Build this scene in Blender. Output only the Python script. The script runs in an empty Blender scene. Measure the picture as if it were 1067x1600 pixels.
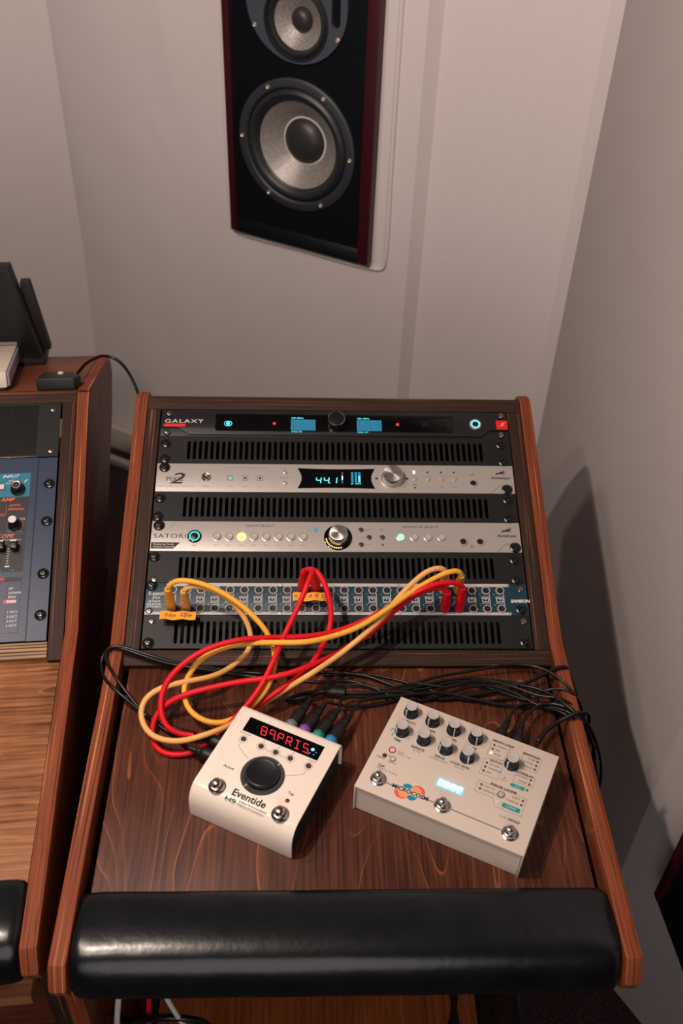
import bpy, bmesh, math, random
from mathutils import Vector, Matrix, Euler
from mathutils.geometry import tessellate_polygon

random.seed(7)
SC = bpy.context.scene
COL = SC.collection

# ------------------------------------------------------------------ camera, world, lamps, exposure
cam_data = bpy.data.cameras.new('camera')
cam = bpy.data.objects.new('camera', cam_data)
COL.objects.link(cam)
cam.matrix_world = Matrix(((0.9991, -0.0061, -0.0408, -0.0476),
                           (-0.0267, 0.6579, -0.7526, -0.8114),
                           (0.0315, 0.7531, 0.6572, 0.9324),
                           (0, 0, 0, 1)))
cam_data.sensor_fit = 'VERTICAL'
cam_data.sensor_height = 36.0
cam_data.sensor_width = 24.0
cam_data.lens = 35.01
cam_data.clip_start = 0.02
cam_data.dof.use_dof = True
cam_data.dof.focus_distance = 1.20
cam_data.dof.aperture_fstop = 6.0
SC.camera = cam

world = bpy.data.worlds.new('world')
SC.world = world
world.use_nodes = True
world.node_tree.nodes['Background'].inputs[0].default_value = (0.80, 0.76, 0.80, 1)
world.node_tree.nodes['Background'].inputs[1].default_value = 0.007

SC.view_settings.view_transform = 'Standard'
SC.view_settings.look = 'None'
SC.view_settings.exposure = 0.0
SC.view_settings.gamma = 1.0
SC.view_settings.use_curve_mapping = False


def lamp(name, loc, power, color, radius, aim=(0, 0, -1), cone=168):
    d = bpy.data.lights.new(name, 'SPOT')
    d.energy = power
    d.color = color
    d.shadow_soft_size = radius
    d.spot_size = math.radians(cone)
    d.spot_blend = 0.25
    o = bpy.data.objects.new(name, d)
    o.location = loc
    o.rotation_euler = Vector(aim).to_track_quat('-Z', 'Y').to_euler()
    COL.objects.link(o)
    return o


WARM = (1.0, 0.83, 0.72)
lamp('ceiling_spot', (-0.50, -0.27, 1.25), 43, WARM, 0.018)
lamp('ceiling_spot', (-0.52, -0.56, 1.25), 15, WARM, 0.03)
lamp('ceiling_spot', (-0.90, 0.05, 1.60), 28, (1.0, 0.84, 0.76), 0.10)
lamp('room_lamp', (-0.16, -1.28, 0.44), 19, (1.0, 0.90, 0.87), 0.48, (0.1, 1.0, -0.35))

# ------------------------------------------------------------------ materials


def mat(name, color, rough=0.5, metal=0.0, spec=0.5, emit=None, estr=0.0, bump=None, coat=0.0):
    m = bpy.data.materials.new(name)
    m.use_nodes = True
    nt = m.node_tree
    b = nt.nodes['Principled BSDF']
    b.inputs['Base Color'].default_value = (*color, 1)
    b.inputs['Roughness'].default_value = rough
    b.inputs['Metallic'].default_value = metal
    b.inputs['Specular IOR Level'].default_value = spec
    b.inputs['Coat Weight'].default_value = coat
    if emit:
        b.inputs['Emission Color'].default_value = (*emit, 1)
        b.inputs['Emission Strength'].default_value = estr
    if bump:
        scale, strength, dist = bump[:3]
        tc = nt.nodes.new('ShaderNodeTexCoord')
        mp = nt.nodes.new('ShaderNodeMapping')
        mp.inputs['Scale'].default_value = bump[3] if len(bump) > 3 else (1, 1, 1)
        n = nt.nodes.new('ShaderNodeTexNoise')
        n.inputs['Scale'].default_value = scale
        n.inputs['Detail'].default_value = 4
        bp = nt.nodes.new('ShaderNodeBump')
        bp.inputs['Strength'].default_value = strength
        bp.inputs['Distance'].default_value = dist
        L = nt.links.new
        L(tc.outputs['Object'], mp.inputs['Vector'])
        L(mp.outputs['Vector'], n.inputs['Vector'])
        L(n.outputs['Fac'], bp.inputs['Height'])
        L(bp.outputs['Normal'], b.inputs['Normal'])
    return m


def mottle(m, colors, scale, mapping=(1, 1, 1), detail=4, rough=None):
    """noise driven base colour between two or more (position, colour) stops"""
    nt = m.node_tree
    b = nt.nodes['Principled BSDF']
    tc = nt.nodes.new('ShaderNodeTexCoord')
    mp = nt.nodes.new('ShaderNodeMapping')
    mp.inputs['Scale'].default_value = mapping
    n = nt.nodes.new('ShaderNodeTexNoise')
    n.inputs['Scale'].default_value = scale
    n.inputs['Detail'].default_value = detail
    r = nt.nodes.new('ShaderNodeValToRGB')
    el = r.color_ramp.elements
    while len(el) < len(colors):
        el.new(0.5)
    for e, (p, c) in zip(el, colors):
        e.position = p
        e.color = (*c, 1)
    L = nt.links.new
    L(tc.outputs['Object'], mp.inputs['Vector'])
    L(mp.outputs['Vector'], n.inputs['Vector'])
    L(n.outputs['Fac'], r.inputs['Fac'])
    L(r.outputs['Color'], b.inputs['Base Color'])
    return m


def veneer(name, base_dark, base_light, vein, vscale, bands, vein_amount, rough=0.42, fiber=(300, 9, 9), vmap=(3.2, 1.3, 1)):
    """stained birch face: fine fibres, blotches and thin light contour veins"""
    m = mat(name, base_dark, rough, spec=0.2)
    nt = m.node_tree
    b = nt.nodes['Principled BSDF']
    L = nt.links.new
    N = nt.nodes.new
    tc = N('ShaderNodeTexCoord')

    def noise(scale, mapping, detail=3, dist=0.0):
        mp = N('ShaderNodeMapping')
        mp.inputs['Scale'].default_value = mapping
        n = N('ShaderNodeTexNoise')
        n.inputs['Scale'].default_value = scale
        n.inputs['Detail'].default_value = detail
        n.inputs['Distortion'].default_value = dist
        L(tc.outputs['Object'], mp.inputs['Vector'])
        L(mp.outputs['Vector'], n.inputs['Vector'])
        return n.outputs['Fac']

    def math_(op, a, v=None, w=None):
        q = N('ShaderNodeMath')
        q.operation = op
        if isinstance(a, float):
            q.inputs[0].default_value = a
        else:
            L(a, q.inputs[0])
        if v is not None:
            if isinstance(v, float):
                q.inputs[1].default_value = v
            else:
                L(v, q.inputs[1])
        return q.outputs[0]

    def ramp(fac, stops):
        r = N('ShaderNodeValToRGB')
        el = r.color_ramp.elements
        while len(el) < len(stops):
            el.new(0.5)
        for e, (p, c) in zip(el, stops):
            e.position = p
            e.color = (*c, 1)
        L(fac, r.inputs['Fac'])
        return r.outputs['Color']

    def mix(fac, a, c):
        x = N('ShaderNodeMix')
        x.data_type = 'RGBA'
        if isinstance(fac, float):
            x.inputs[0].default_value = fac
        else:
            L(fac, x.inputs[0])
        for sock, val in ((x.inputs[6], a), (x.inputs[7], c)):
            if isinstance(val, tuple):
                sock.default_value = (*val, 1)
            else:
                L(val, sock)
        return x.outputs[2]

    fib = noise(1.0, fiber, 3)
    blot = noise(9.0, (1, 0.6, 1), 4)
    comb = math_('ADD', math_('MULTIPLY', fib, 0.6), math_('MULTIPLY', blot, 0.5))
    base = ramp(comb, [(0.40, base_dark), (0.72, base_light)])
    cont = noise(vscale, vmap, 1.5, 0.35)
    fr = math_('FRACT', math_('MULTIPLY', cont, float(bands)))
    line = ramp(fr, [(0.0, (0.55, 0.55, 0.55)), (0.025, (1, 1, 1)), (0.075, (0.15, 0.15, 0.15)), (0.5, (0, 0, 0))])
    vary = ramp(noise(14.0, (1, 0.5, 1), 2), [(0.38, (0, 0, 0)), (0.62, (1, 1, 1))])
    amt = math_('MULTIPLY', math_('MULTIPLY', line, vary), float(vein_amount))
    colr = mix(amt, base, vein)
    L(colr, b.inputs['Base Color'])
    bp = N('ShaderNodeBump')
    bp.inputs['Strength'].default_value = 0.12
    bp.inputs['Distance'].default_value = 0.0008
    L(fib, bp.inputs['Height'])
    L(bp.outputs['Normal'], b.inputs['Normal'])
    return m


def plyedge(name, stops, mapping, rough=0.6):
    m = mat(name, stops[0][1], rough, spec=0.18)
    mottle(m, stops, 1.0, mapping, 2)
    return m


MT = {}
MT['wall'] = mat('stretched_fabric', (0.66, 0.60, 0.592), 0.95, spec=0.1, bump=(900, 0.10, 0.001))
MT['wall_shaded'] = mat('shaded_stretched_fabric', (0.42, 0.378, 0.37), 0.95, spec=0.1, bump=(900, 0.10, 0.001))  # cloth of the right walls, dimmer light there put into the colour
MT['carpet'] = mottle(mat('carpet_pile', (0.05, 0.03, 0.03), 0.98, spec=0.05, bump=(500, 0.8, 0.004)),
                      [(0.35, (0.030, 0.017, 0.018)), (0.65, (0.075, 0.045, 0.045))], 260)
MT['paint'] = mat('painted_trim', (0.50, 0.44, 0.38), 0.6)
MT['ceiling'] = mat('ceiling_paint', (0.42, 0.38, 0.36), 0.9)
MT['desk_dark'] = veneer('red_brown_veneer', (0.032, 0.0088, 0.0055), (0.128, 0.038, 0.0195), (0.46, 0.15, 0.062), 3.0, 13, 0.62, vmap=(3.4, 1.1, 1))
MT['desk_lit'] = veneer('lit_brown_veneer', (0.105, 0.036, 0.015), (0.44, 0.19, 0.085), (0.58, 0.28, 0.14), 3.0, 9, 0.42,
                          fiber=(9, 220, 9), vmap=(1.0, 4.0, 1))  # left board's brightness near the lamp put into the wood colour
MT['panel_face'] = veneer('orange_brown_veneer', (0.070, 0.017, 0.008), (0.19, 0.052, 0.023), (0.32, 0.11, 0.05), 4, 6, 0.3,
                          fiber=(9, 9, 160))
MT['crate_face'] = veneer('orange_crate_veneer', (0.15, 0.036, 0.010), (0.34, 0.095, 0.028), (0.42, 0.15, 0.05), 3, 5, 0.3)
MT['edge_orange'] = plyedge('orange_ply_edge', [(0.30, (0.05, 0.010, 0.005)), (0.42, (0.20, 0.045, 0.017)), (0.52, (0.25, 0.060, 0.022)),
                                                (0.58, (0.085, 0.019, 0.008)), (0.70, (0.52, 0.185, 0.080))], (420, 3, 3))
MT['edge_brown_v'] = plyedge('dark_ply_edge', [(0.30, (0.013, 0.0075, 0.0055)), (0.46, (0.045, 0.022, 0.0145)), (0.58, (0.022, 0.0115, 0.008)),
                                               (0.72, (0.24, 0.105, 0.06))], (620, 4, 4))
MT['edge_brown_h'] = plyedge('dark_ply_edge_long', [(0.30, (0.013, 0.0075, 0.0058)), (0.46, (0.046, 0.023, 0.016)), (0.58, (0.023, 0.012, 0.0085)),
                                                    (0.72, (0.21, 0.10, 0.062))], (4, 620, 620))
MT['edge_tan_h'] = plyedge('tan_ply_edge_long', [(0.36, (0.055, 0.028, 0.016)), (0.50, (0.33, 0.20, 0.11)), (0.64, (0.42, 0.27, 0.16))], (3, 380, 380))
MT['leather'] = mottle(mat('black_leather', (0.004, 0.0045, 0.0055), 0.27, spec=0.48, bump=(70, 0.22, 0.0016)),
                       [(0.35, (0.0026, 0.0034, 0.0048)), (0.7, (0.0052, 0.0064, 0.0082))], 30)
MT['rack_black'] = mat('black_powder_coat', (0.0078, 0.0072, 0.0075), 0.5, spec=0.35, bump=(900, 0.08, 0.0004))
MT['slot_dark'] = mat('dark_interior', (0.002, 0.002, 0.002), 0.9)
MT['galaxy'] = mat('black_anodised', (0.007, 0.007, 0.008), 0.42)
MT['gloss_black'] = mat('black_glass', (0.002, 0.002, 0.003), 0.08)
MT['silver'] = mat('brushed_silver', (0.42, 0.385, 0.36), 0.38, metal=0.25, bump=(1.0, 0.04, 0.0004, (8, 900, 900)))
MT['silver_knob'] = mat('turned_aluminium', (0.66, 0.63, 0.61), 0.34, metal=0.95)
mk = MT['silver_knob'].node_tree
tg_ = mk.nodes.new('ShaderNodeTangent')
tg_.direction_type = 'RADIAL'
tg_.axis = 'Z'
mk.links.new(tg_.outputs['Tangent'], mk.nodes['Principled BSDF'].inputs['Tangent'])
mk.nodes['Principled BSDF'].inputs['Anisotropic'].default_value = 0.85
MT['chrome'] = mat('polished_chrome', (0.47, 0.43, 0.41), 0.2, metal=1.0)
MT['copper_screw'] = mat('pale_copper_screw', (0.80, 0.62, 0.50), 0.3, metal=0.7)
MT['screw_black'] = mat('black_screw', (0.006, 0.006, 0.006), 0.25)
MT['screw_steel'] = mat('dark_steel_screw', (0.32, 0.31, 0.30), 0.25, metal=1.0)
MT['ink'] = mat('black_ink', (0.012, 0.011, 0.011), 0.6)
MT['ink_grey'] = mat('grey_ink', (0.16, 0.145, 0.135), 0.6)
MT['ink_pale'] = mat('pale_grey_ink', (0.40, 0.40, 0.40), 0.6)
MT['ink_white'] = mat('white_ink', (0.62, 0.61, 0.60), 0.6)
MT['ink_red'] = mat('red_ink', (0.70, 0.012, 0.012), 0.5)
MT['ink_orange'] = mat('orange_ink', (0.75, 0.10, 0.03), 0.5)
MT['ink_blue'] = mat('pale_blue_ink', (0.10, 0.32, 0.50), 0.5)
MT['teal'] = mat('teal_paint', (0.001, 0.034, 0.060), 0.45)
MT['teal_print'] = mat('teal_print', (0.0, 0.27, 0.27), 0.5)
MT['stripe'] = mat('light_grey_stripe', (0.46, 0.44, 0.43), 0.45)
MT['nickel'] = mat('nickel_bush', (0.56, 0.52, 0.50), 0.28, metal=0.55)
MT['hole'] = mat('black_socket', (0.002, 0.0015, 0.0015), 0.5)
MT['button'] = mat('clear_button', (0.46, 0.40, 0.365), 0.25)
MT['knob_black'] = mat('black_knob', (0.0045, 0.005, 0.0065), 0.36, spec=0.4)
MT['rubber'] = mat('black_rubber', (0.0055, 0.0055, 0.0058), 0.5)
MT['cable_black'] = mat('black_cable', (0.003, 0.003, 0.003), 0.36)
MT['cable_red'] = mat('red_cable', (0.70, 0.004, 0.014), 0.5, spec=0.3)
MT['cable_yellow'] = mat('yellow_cable', (0.86, 0.42, 0.045), 0.5, spec=0.3)
MT['cable_pale'] = mat('pale_yellow_cable', (0.80, 0.42, 0.13), 0.52, spec=0.3)
MT['cable_white'] = mat('white_cable', (0.55, 0.53, 0.52), 0.5)
MT['tape'] = mat('orange_tape', (0.90, 0.36, 0.03), 0.6)
MT['cream'] = mat('cream_enamel', (0.82, 0.71, 0.61), 0.35)
MT['warm_grey'] = mat('warm_grey_enamel', (0.58, 0.49, 0.42), 0.45)
MT['dark_case'] = mat('dark_case', (0.010, 0.009, 0.009), 0.6)
MT['cap_grey'] = mat('grey_knob_cap', (0.46, 0.42, 0.41), 0.45)
MT['baffle'] = mat('black_baffle', (0.0035, 0.005, 0.0075), 0.35)
MT['burgundy'] = mat('burgundy_stain', (0.045, 0.005, 0.010), 0.4)
MT['driver_ring'] = mat('blue_black_ring', (0.030, 0.033, 0.040), 0.45)
MT['plate_blue'] = mat('slate_plate', (0.055, 0.066, 0.088), 0.5)
MT['surround'] = mat('rubber_surround', (0.016, 0.018, 0.022), 0.42)
MT['cone'] = mottle(mat('woven_cone', (0.32, 0.29, 0.275), 0.42, metal=0.25), [(0.3, (0.20, 0.185, 0.175)), (0.7, (0.42, 0.38, 0.355))], 330)
MT['dust_cap'] = mat('dark_dust_cap', (0.030, 0.027, 0.028), 0.42)
MT['blue_panel'] = mat('navy_panel', (0.030, 0.046, 0.085), 0.48, bump=(700, 0.08, 0.0004))
MT['synth_black'] = mat('synth_black', (0.006, 0.006, 0.007), 0.5)
MT['synth_teal'] = mat('synth_teal', (0.0, 0.15, 0.23), 0.45)
MT['led_off'] = mat('unlit_lens', (0.06, 0.035, 0.035), 0.3)
MT['led_dark'] = mat('dark_lens', (0.05, 0.04, 0.04), 0.3)
MT['led_grey'] = mat('grey_lens', (0.13, 0.10, 0.095), 0.3)
MT['led_red'] = mat('unlit_red_lens', (0.16, 0.004, 0.006), 0.2)
MT['white_box'] = mat('off_white_plastic', (0.62, 0.53, 0.46), 0.5)
MT['lilac'] = mat('lilac_plastic', (0.30, 0.25, 0.33), 0.5)
MT['ring_grey'] = mat('grey_collar', (0.16, 0.16, 0.17), 0.5)
MT['ring_purple'] = mat('purple_collar', (0.22, 0.06, 0.38), 0.5)
MT['ring_green'] = mat('green_collar', (0.0, 0.26, 0.20), 0.5)
MT['ring_blue'] = mat('blue_collar', (0.0, 0.23, 0.46), 0.5)
MT['logo_red'] = mat('logo_red', (0.72, 0.10, 0.05), 0.5)
MT['logo_orange'] = mat('logo_orange', (0.85, 0.28, 0.10), 0.5)
MT['logo_teal'] = mat('logo_teal', (0.0, 0.22, 0.32), 0.5)


def glow(name, c, s, base=(0.01, 0.01, 0.01)):
    MT[name] = mat(name, base, 0.4, emit=c, estr=s)


glow('cyan_light', (0.10, 0.85, 1.0), 1.6)
glow('cyan_dim', (0.02, 0.30, 0.50), 0.8)
glow('teal_light', (0.03, 0.75, 0.68), 1.1)
glow('white_light', (0.8, 0.95, 1.0), 2.2)
glow('amber_light', (1.0, 0.60, 0.16), 2.4)
glow('green_light', (0.55, 1.0, 0.75), 1.0)
glow('red_light', (1.0, 0.03, 0.05), 1.6)
glow('digit_red', (1.0, 0.02, 0.035), 1.35)
glow('pink_light', (1.0, 0.36, 0.33), 0.9)
glow('blue_light', (0.03, 0.35, 1.0), 1.2)
glow('ice_light', (0.16, 0.55, 1.0), 34.0)
glow('status_blue', (0.12, 0.55, 1.0), 3.2)
glow('ice_halo', (0.05, 0.45, 1.0), 2.0)

# ------------------------------------------------------------------ builders (dimensions in millimetres inside a thing)
K = 0.001


def new_obj(name, me, m=None, parent=None, loc=(0, 0, 0), rot=(0, 0, 0)):
    o = bpy.data.objects.new(name, me)
    COL.objects.link(o)
    if m is not None and me is not None:
        ms = m if isinstance(m, (list, tuple)) else [m]
        if not me.materials:
            for q in ms:
                me.materials.append(MT[q])
    if parent is not None:
        o.parent = parent
    o.location = loc
    o.rotation_euler = rot
    return o


def thing(name, label, cat, loc=(0, 0, 0), rot=(0, 0, 0), group=None):
    o = bpy.data.objects.new(name, None)
    o.empty_display_size = 0.05
    COL.objects.link(o)
    o.location = loc
    o.rotation_euler = rot
    o['label'] = label
    o['category'] = cat
    if group:
        o['group'] = group
    return o


def tag(o, label, cat, group=None):
    o['label'] = label
    o['category'] = cat
    if group:
        o['group'] = group
    return o


def mesh_from(name, verts, faces, smooth=False):
    me = bpy.data.meshes.new(name)
    me.from_pydata([tuple(v) for v in verts], [], faces)
    me.update()
    if smooth:
        for p in me.polygons:
            p.use_smooth = True
    return me


def bm_mesh(name, bm, smooth_angle=None):
    me = bpy.data.meshes.new(name)
    bmesh.ops.recalc_face_normals(bm, faces=bm.faces)
    if smooth_angle is not None:
        for f in bm.faces:
            f.smooth = True
        for e in bm.edges:
            if len(e.link_faces) == 2 and e.calc_face_angle(0) > smooth_angle:
                e.smooth = False
    bm.to_mesh(me)
    bm.free()
    return me


def box(name, m, parent, x0, x1, y0, y1, z0, z1, bev=0.0, loc=(0, 0, 0), k=K):
    bm = bmesh.new()
    bmesh.ops.create_cube(bm, size=1)
    for v in bm.verts:
        v.co = Vector(((x0 + (v.co.x + .5) * (x1 - x0)) * k, (y0 + (v.co.y + .5) * (y1 - y0)) * k, (z0 + (v.co.z + .5) * (z1 - z0)) * k))
    if bev:
        bmesh.ops.bevel(bm, geom=bm.edges[:], offset=bev * k, segments=2, profile=0.6, affect='EDGES')
    return new_obj(name, bm_mesh(name, bm, 0.9), m, parent, loc)


def plate(name, m, parent, outline, z0, z1, holes=(), loc=(0, 0, 0), rot=(0, 0, 0), axis='z', bev=0.0, me_only=False):
    """flat shape with holes given thickness; axis x or y turns the profile"""
    loops = [list(outline)] + [list(h) for h in holes]
    k = K
    tris = tessellate_polygon([[Vector((p[0], p[1], 0)) for p in lp] for lp in loops])
    pts = [p for lp in loops for p in lp]
    n = len(pts)
    verts = [(p[0] * k, p[1] * k, z0 * k) for p in pts] + [(p[0] * k, p[1] * k, z1 * k) for p in pts]
    faces = [tuple(t) for t in tris] + [tuple(i + n for i in t) for t in tris]
    s = 0
    for lp in loops:
        c = len(lp)
        for i in range(c):
            a, b = s + i, s + (i + 1) % c
            faces.append((a, b, b + n, a + n))
        s += c
    if axis == 'x':                       # profile in (y, z), thickness along x
        verts = [(v[2], v[0], v[1]) for v in verts]
    bm = bmesh.new()
    bv = [bm.verts.new(v) for v in verts]
    for f in faces:
        try:
            bm.faces.new([bv[i] for i in f])
        except ValueError:
            pass
    bmesh.ops.recalc_face_normals(bm, faces=bm.faces)
    if bev:
        bmesh.ops.dissolve_limit(bm, angle_limit=0.01, verts=bm.verts, edges=bm.edges)
        ed = [e for e in bm.edges if len(e.link_faces) == 2 and e.calc_face_angle(0) > 0.35]
        bmesh.ops.bevel(bm, geom=ed, offset=bev * k, segments=2, profile=0.6, affect='EDGES')
    me = bm_mesh(name, bm, 0.6)
    if me_only:
        return me
    return new_obj(name, me, m, parent, loc, rot)


CACHE = {}


def lathe(name, m, parent, pos, prof, segs=24, key=None, rot=(0, 0, 0), k=K):
    """revolve a (radius, height) profile about the local z axis"""
    if key and key in CACHE:
        me = CACHE[key]
    else:
        verts, faces = [], []
        rings = []
        for r, z in prof:
            if r < 1e-6:
                rings.append([len(verts)])
                verts.append((0, 0, z * k))
            else:
                rings.append(list(range(len(verts), len(verts) + segs)))
                for i in range(segs):
                    a = 2 * math.pi * i / segs
                    verts.append((r * k * math.cos(a), r * k * math.sin(a), z * k))
        for A, B in zip(rings, rings[1:]):
            for i in range(segs):
                j = (i + 1) % segs
                if len(A) == 1 and len(B) == 1:
                    continue
                if len(A) == 1:
                    faces.append((A[0], B[j], B[i]))
                elif len(B) == 1:
                    faces.append((A[i], A[j], B[0]))
                else:
                    faces.append((A[i], A[j], B[j], B[i]))
        bm = bmesh.new()
        bv = [bm.verts.new(v) for v in verts]
        for f in faces:
            bm.faces.new([bv[i] for i in f])
        me = bm_mesh(name, bm, 0.55)
        if key:
            CACHE[key] = me
    p = tuple(c * k for c in pos)
    return new_obj(name, me, m, parent, p, rot)


def catmull(pts, step):
    P = [Vector(p) for p in pts]
    P = [P[0] * 2 - P[1]] + P + [P[-1] * 2 - P[-2]]
    out = []
    for i in range(1, len(P) - 2):
        p0, p1, p2, p3 = P[i - 1:i + 3]
        d = (p2 - p1).length
        n = max(2, int(d / step))
        t0, t1 = 0.0, max(1e-6, (p1 - p0).length ** 0.5)
        t2 = t1 + max(1e-6, d ** 0.5)
        t3 = t2 + max(1e-6, (p3 - p2).length ** 0.5)
        for s in range(n):
            t = t1 + (t2 - t1) * s / n
            A1 = p0 * ((t1 - t) / (t1 - t0)) + p1 * ((t - t0) / (t1 - t0))
            A2 = p1 * ((t2 - t) / (t2 - t1)) + p2 * ((t - t1) / (t2 - t1))
            A3 = p2 * ((t3 - t) / (t3 - t2)) + p3 * ((t - t2) / (t3 - t2))
            B1 = A1 * ((t2 - t) / (t2 - t0)) + A2 * ((t - t0) / (t2 - t0))
            B2 = A2 * ((t3 - t) / (t3 - t1)) + A3 * ((t - t1) / (t3 - t1))
            out.append(B1 * ((t2 - t) / (t2 - t1)) + B2 * ((t - t1) / (t2 - t1)))
    out.append(P[-2])
    return out


def relax(P, n=2):
    for _ in range(n):
        P = [P[0]] + [(P[i - 1] + P[i] * 2 + P[i + 1]) / 4 for i in range(1, len(P) - 1)] + [P[-1]]
    return P


def tube_mesh(name, P, radii, segs=10):
    """swept tube, radii is one number or one per point (metres)"""
    n = len(P)
    R = radii if isinstance(radii, (list, tuple)) else [radii] * n
    verts, faces = [], []
    T = [(P[min(i + 1, n - 1)] - P[max(i - 1, 0)]).normalized() for i in range(n)]
    nrm = T[0].orthogonal().normalized()
    for i in range(n):
        nrm = (nrm - T[i] * nrm.dot(T[i])).normalized()
        bi = T[i].cross(nrm)
        for j in range(segs):
            a = 2 * math.pi * j / segs
            verts.append(P[i] + (nrm * math.cos(a) + bi * math.sin(a)) * R[i])
    for i in range(n - 1):
        for j in range(segs):
            k2 = (j + 1) % segs
            faces.append((i * segs + j, i * segs + k2, (i + 1) * segs + k2, (i + 1) * segs + j))
    faces.append(tuple(range(segs))[::-1])
    faces.append(tuple((n - 1) * segs + j for j in range(segs)))
    me = mesh_from(name, verts, faces, True)
    for p in list(me.polygons)[-2:]:
        p.use_smooth = False
    return me


def txt(s, size, m, parent, x, y, z, align='LEFT', bold=0.0, shear=0.0, sx=1.0, rz=0.0, name='lettering', space=1.0, th=0.06):
    """flat raised print; x, y is the base line point in millimetres"""
    cu = bpy.data.curves.new(name, 'FONT')
    cu.body = s
    cu.size = size * 1.38 * K
    cu.align_x = align
    cu.offset = bold * K
    cu.shear = shear
    cu.space_character = space
    cu.extrude = th * K
    cu.resolution_u = 3
    t = bpy.data.objects.new('tmp_text', cu)
    COL.objects.link(t)
    dg = bpy.context.evaluated_depsgraph_get()
    me = bpy.data.meshes.new_from_object(t.evaluated_get(dg))
    bpy.data.objects.remove(t)
    bpy.data.curves.remove(cu)
    me.name = name
    me.materials.clear()
    if sx != 1.0:
        for v in me.vertices:
            v.co.x *= sx
    return new_obj(name, me, m, parent, (x * K, y * K, z * K), (0, 0, rz))


def line2d(name, m, parent, pts, w, z, th=0.08):
    """a printed line of constant width through 2D points"""
    verts, faces = [], []
    for (xa, ya), (xb, yb) in zip(pts, pts[1:]):
        d = Vector((xb - xa, yb - ya))
        if d.length < 1e-6:
            continue
        d.normalize()
        nx, ny = -d.y * w / 2, d.x * w / 2
        ex, ey = d.x * w / 2, d.y * w / 2
        q = [(xa - ex + nx, ya - ey + ny), (xa - ex - nx, ya - ey - ny), (xb + ex - nx, yb + ey - ny), (xb + ex + nx, yb + ey + ny)]
        b = len(verts)
        verts += [(p[0] * K, p[1] * K, z * K) for p in q] + [(p[0] * K, p[1] * K, (z + th) * K) for p in q]
        faces += [(b, b + 1, b + 2, b + 3)[::-1], (b + 4, b + 5, b + 6, b + 7), (b, b + 1, b + 5, b + 4), (b + 1, b + 2, b + 6, b + 5),
                  (b + 2, b + 3, b + 7, b + 6), (b + 3, b, b + 4, b + 7)]
    return new_obj(name, mesh_from(name, verts, faces), m, parent)


def rrect(x0, x1, y0, y1, r, n=4):
    out = []
    for cx, cy, a0 in ((x1 - r, y1 - r, 0), (x0 + r, y1 - r, 90), (x0 + r, y0 + r, 180), (x1 - r, y0 + r, 270)):
        for i in range(n + 1):
            a = math.radians(a0 + 90 * i / n)
            out.append((cx + r * math.cos(a), cy + r * math.sin(a)))
    return out


def circle(cx, cy, r, n=20):
    return [(cx + r * math.cos(2 * math.pi * i / n), cy + r * math.sin(2 * math.pi * i / n)) for i in range(n)]


def bar_mesh(bars, th=0.1):
    """several little slabs (quads in mm) joined: used for seven segment digits and icons"""
    verts, faces = [], []
    for q in bars:
        b, c = len(verts), len(q)
        verts += [(p[0] * K, p[1] * K, 0) for p in q] + [(p[0] * K, p[1] * K, th * K) for p in q]
        faces.append(tuple(b + c + i for i in range(c)))
        for i in range(c):
            j = (i + 1) % c
            faces.append((b + i, b + j, b + c + j, b + c + i))
    return mesh_from('bars', verts, faces)


SEG = {'a': ((0, 2), (1, 2)), 'b': ((1, 1), (1, 2)), 'c': ((1, 0), (1, 1)), 'd': ((0, 0), (1, 0)), 'e': ((0, 0), (0, 1)), 'f': ((0, 1), (0, 2)),
       'g': ((0, 1), (1, 1)), 'h': ((0.5, 0), (0.5, 1)), 'i': ((0.5, 1), (0.5, 2)), 'k': ((0.5, 1), (1, 0))}
GLYPH = {'8': 'abcdefg', '9': 'abcfg', 'P': 'abefg', 'R': 'abefgk', 'I': 'adhi', 'S': 'afgcd', '4': 'fgbc', '1': 'bc', '0': 'abcdef'}


def digits(name, s, m, parent, x, y, z, w, h, pitch, t, slant=0.12):
    bars = []
    cx = x
    for ch in s:
        if ch == '.':
            px = cx - pitch + w + t * 1.6
            bars.append([(px - t * .6, y - t * .5), (px + t * .6, y - t * .5), (px + t * .6, y + t * .7), (px - t * .6, y + t * .7)])
            continue
        for sg in GLYPH[ch]:
            (ax, ay), (bx, by) = SEG[sg]
            A = Vector((cx + ax * w + slant * ay * h / 2, y + ay * h / 2))
            B = Vector((cx + bx * w + slant * by * h / 2, y + by * h / 2))
            d = (B - A).normalized()
            A, B = A + d * t * .35, B - d * t * .35
            nn = Vector((-d.y, d.x)) * t / 2
            bars.append([tuple(A - d * t * .3), tuple(A - nn), tuple(B - nn), tuple(B + d * t * .3), tuple(B + nn), tuple(A + nn)])
        cx += pitch
    return new_obj(name, bar_mesh(bars), m, parent, (0, 0, z * K))


SLOPE = math.radians(19.664)
CS, SN = math.cos(SLOPE), math.sin(SLOPE)
U = 44.45

# ------------------------------------------------------------------ the room
FLOOR_Z = -0.72
CEIL_Z = 1.95


def struct(o):
    o['kind'] = 'structure'
    return o


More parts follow.
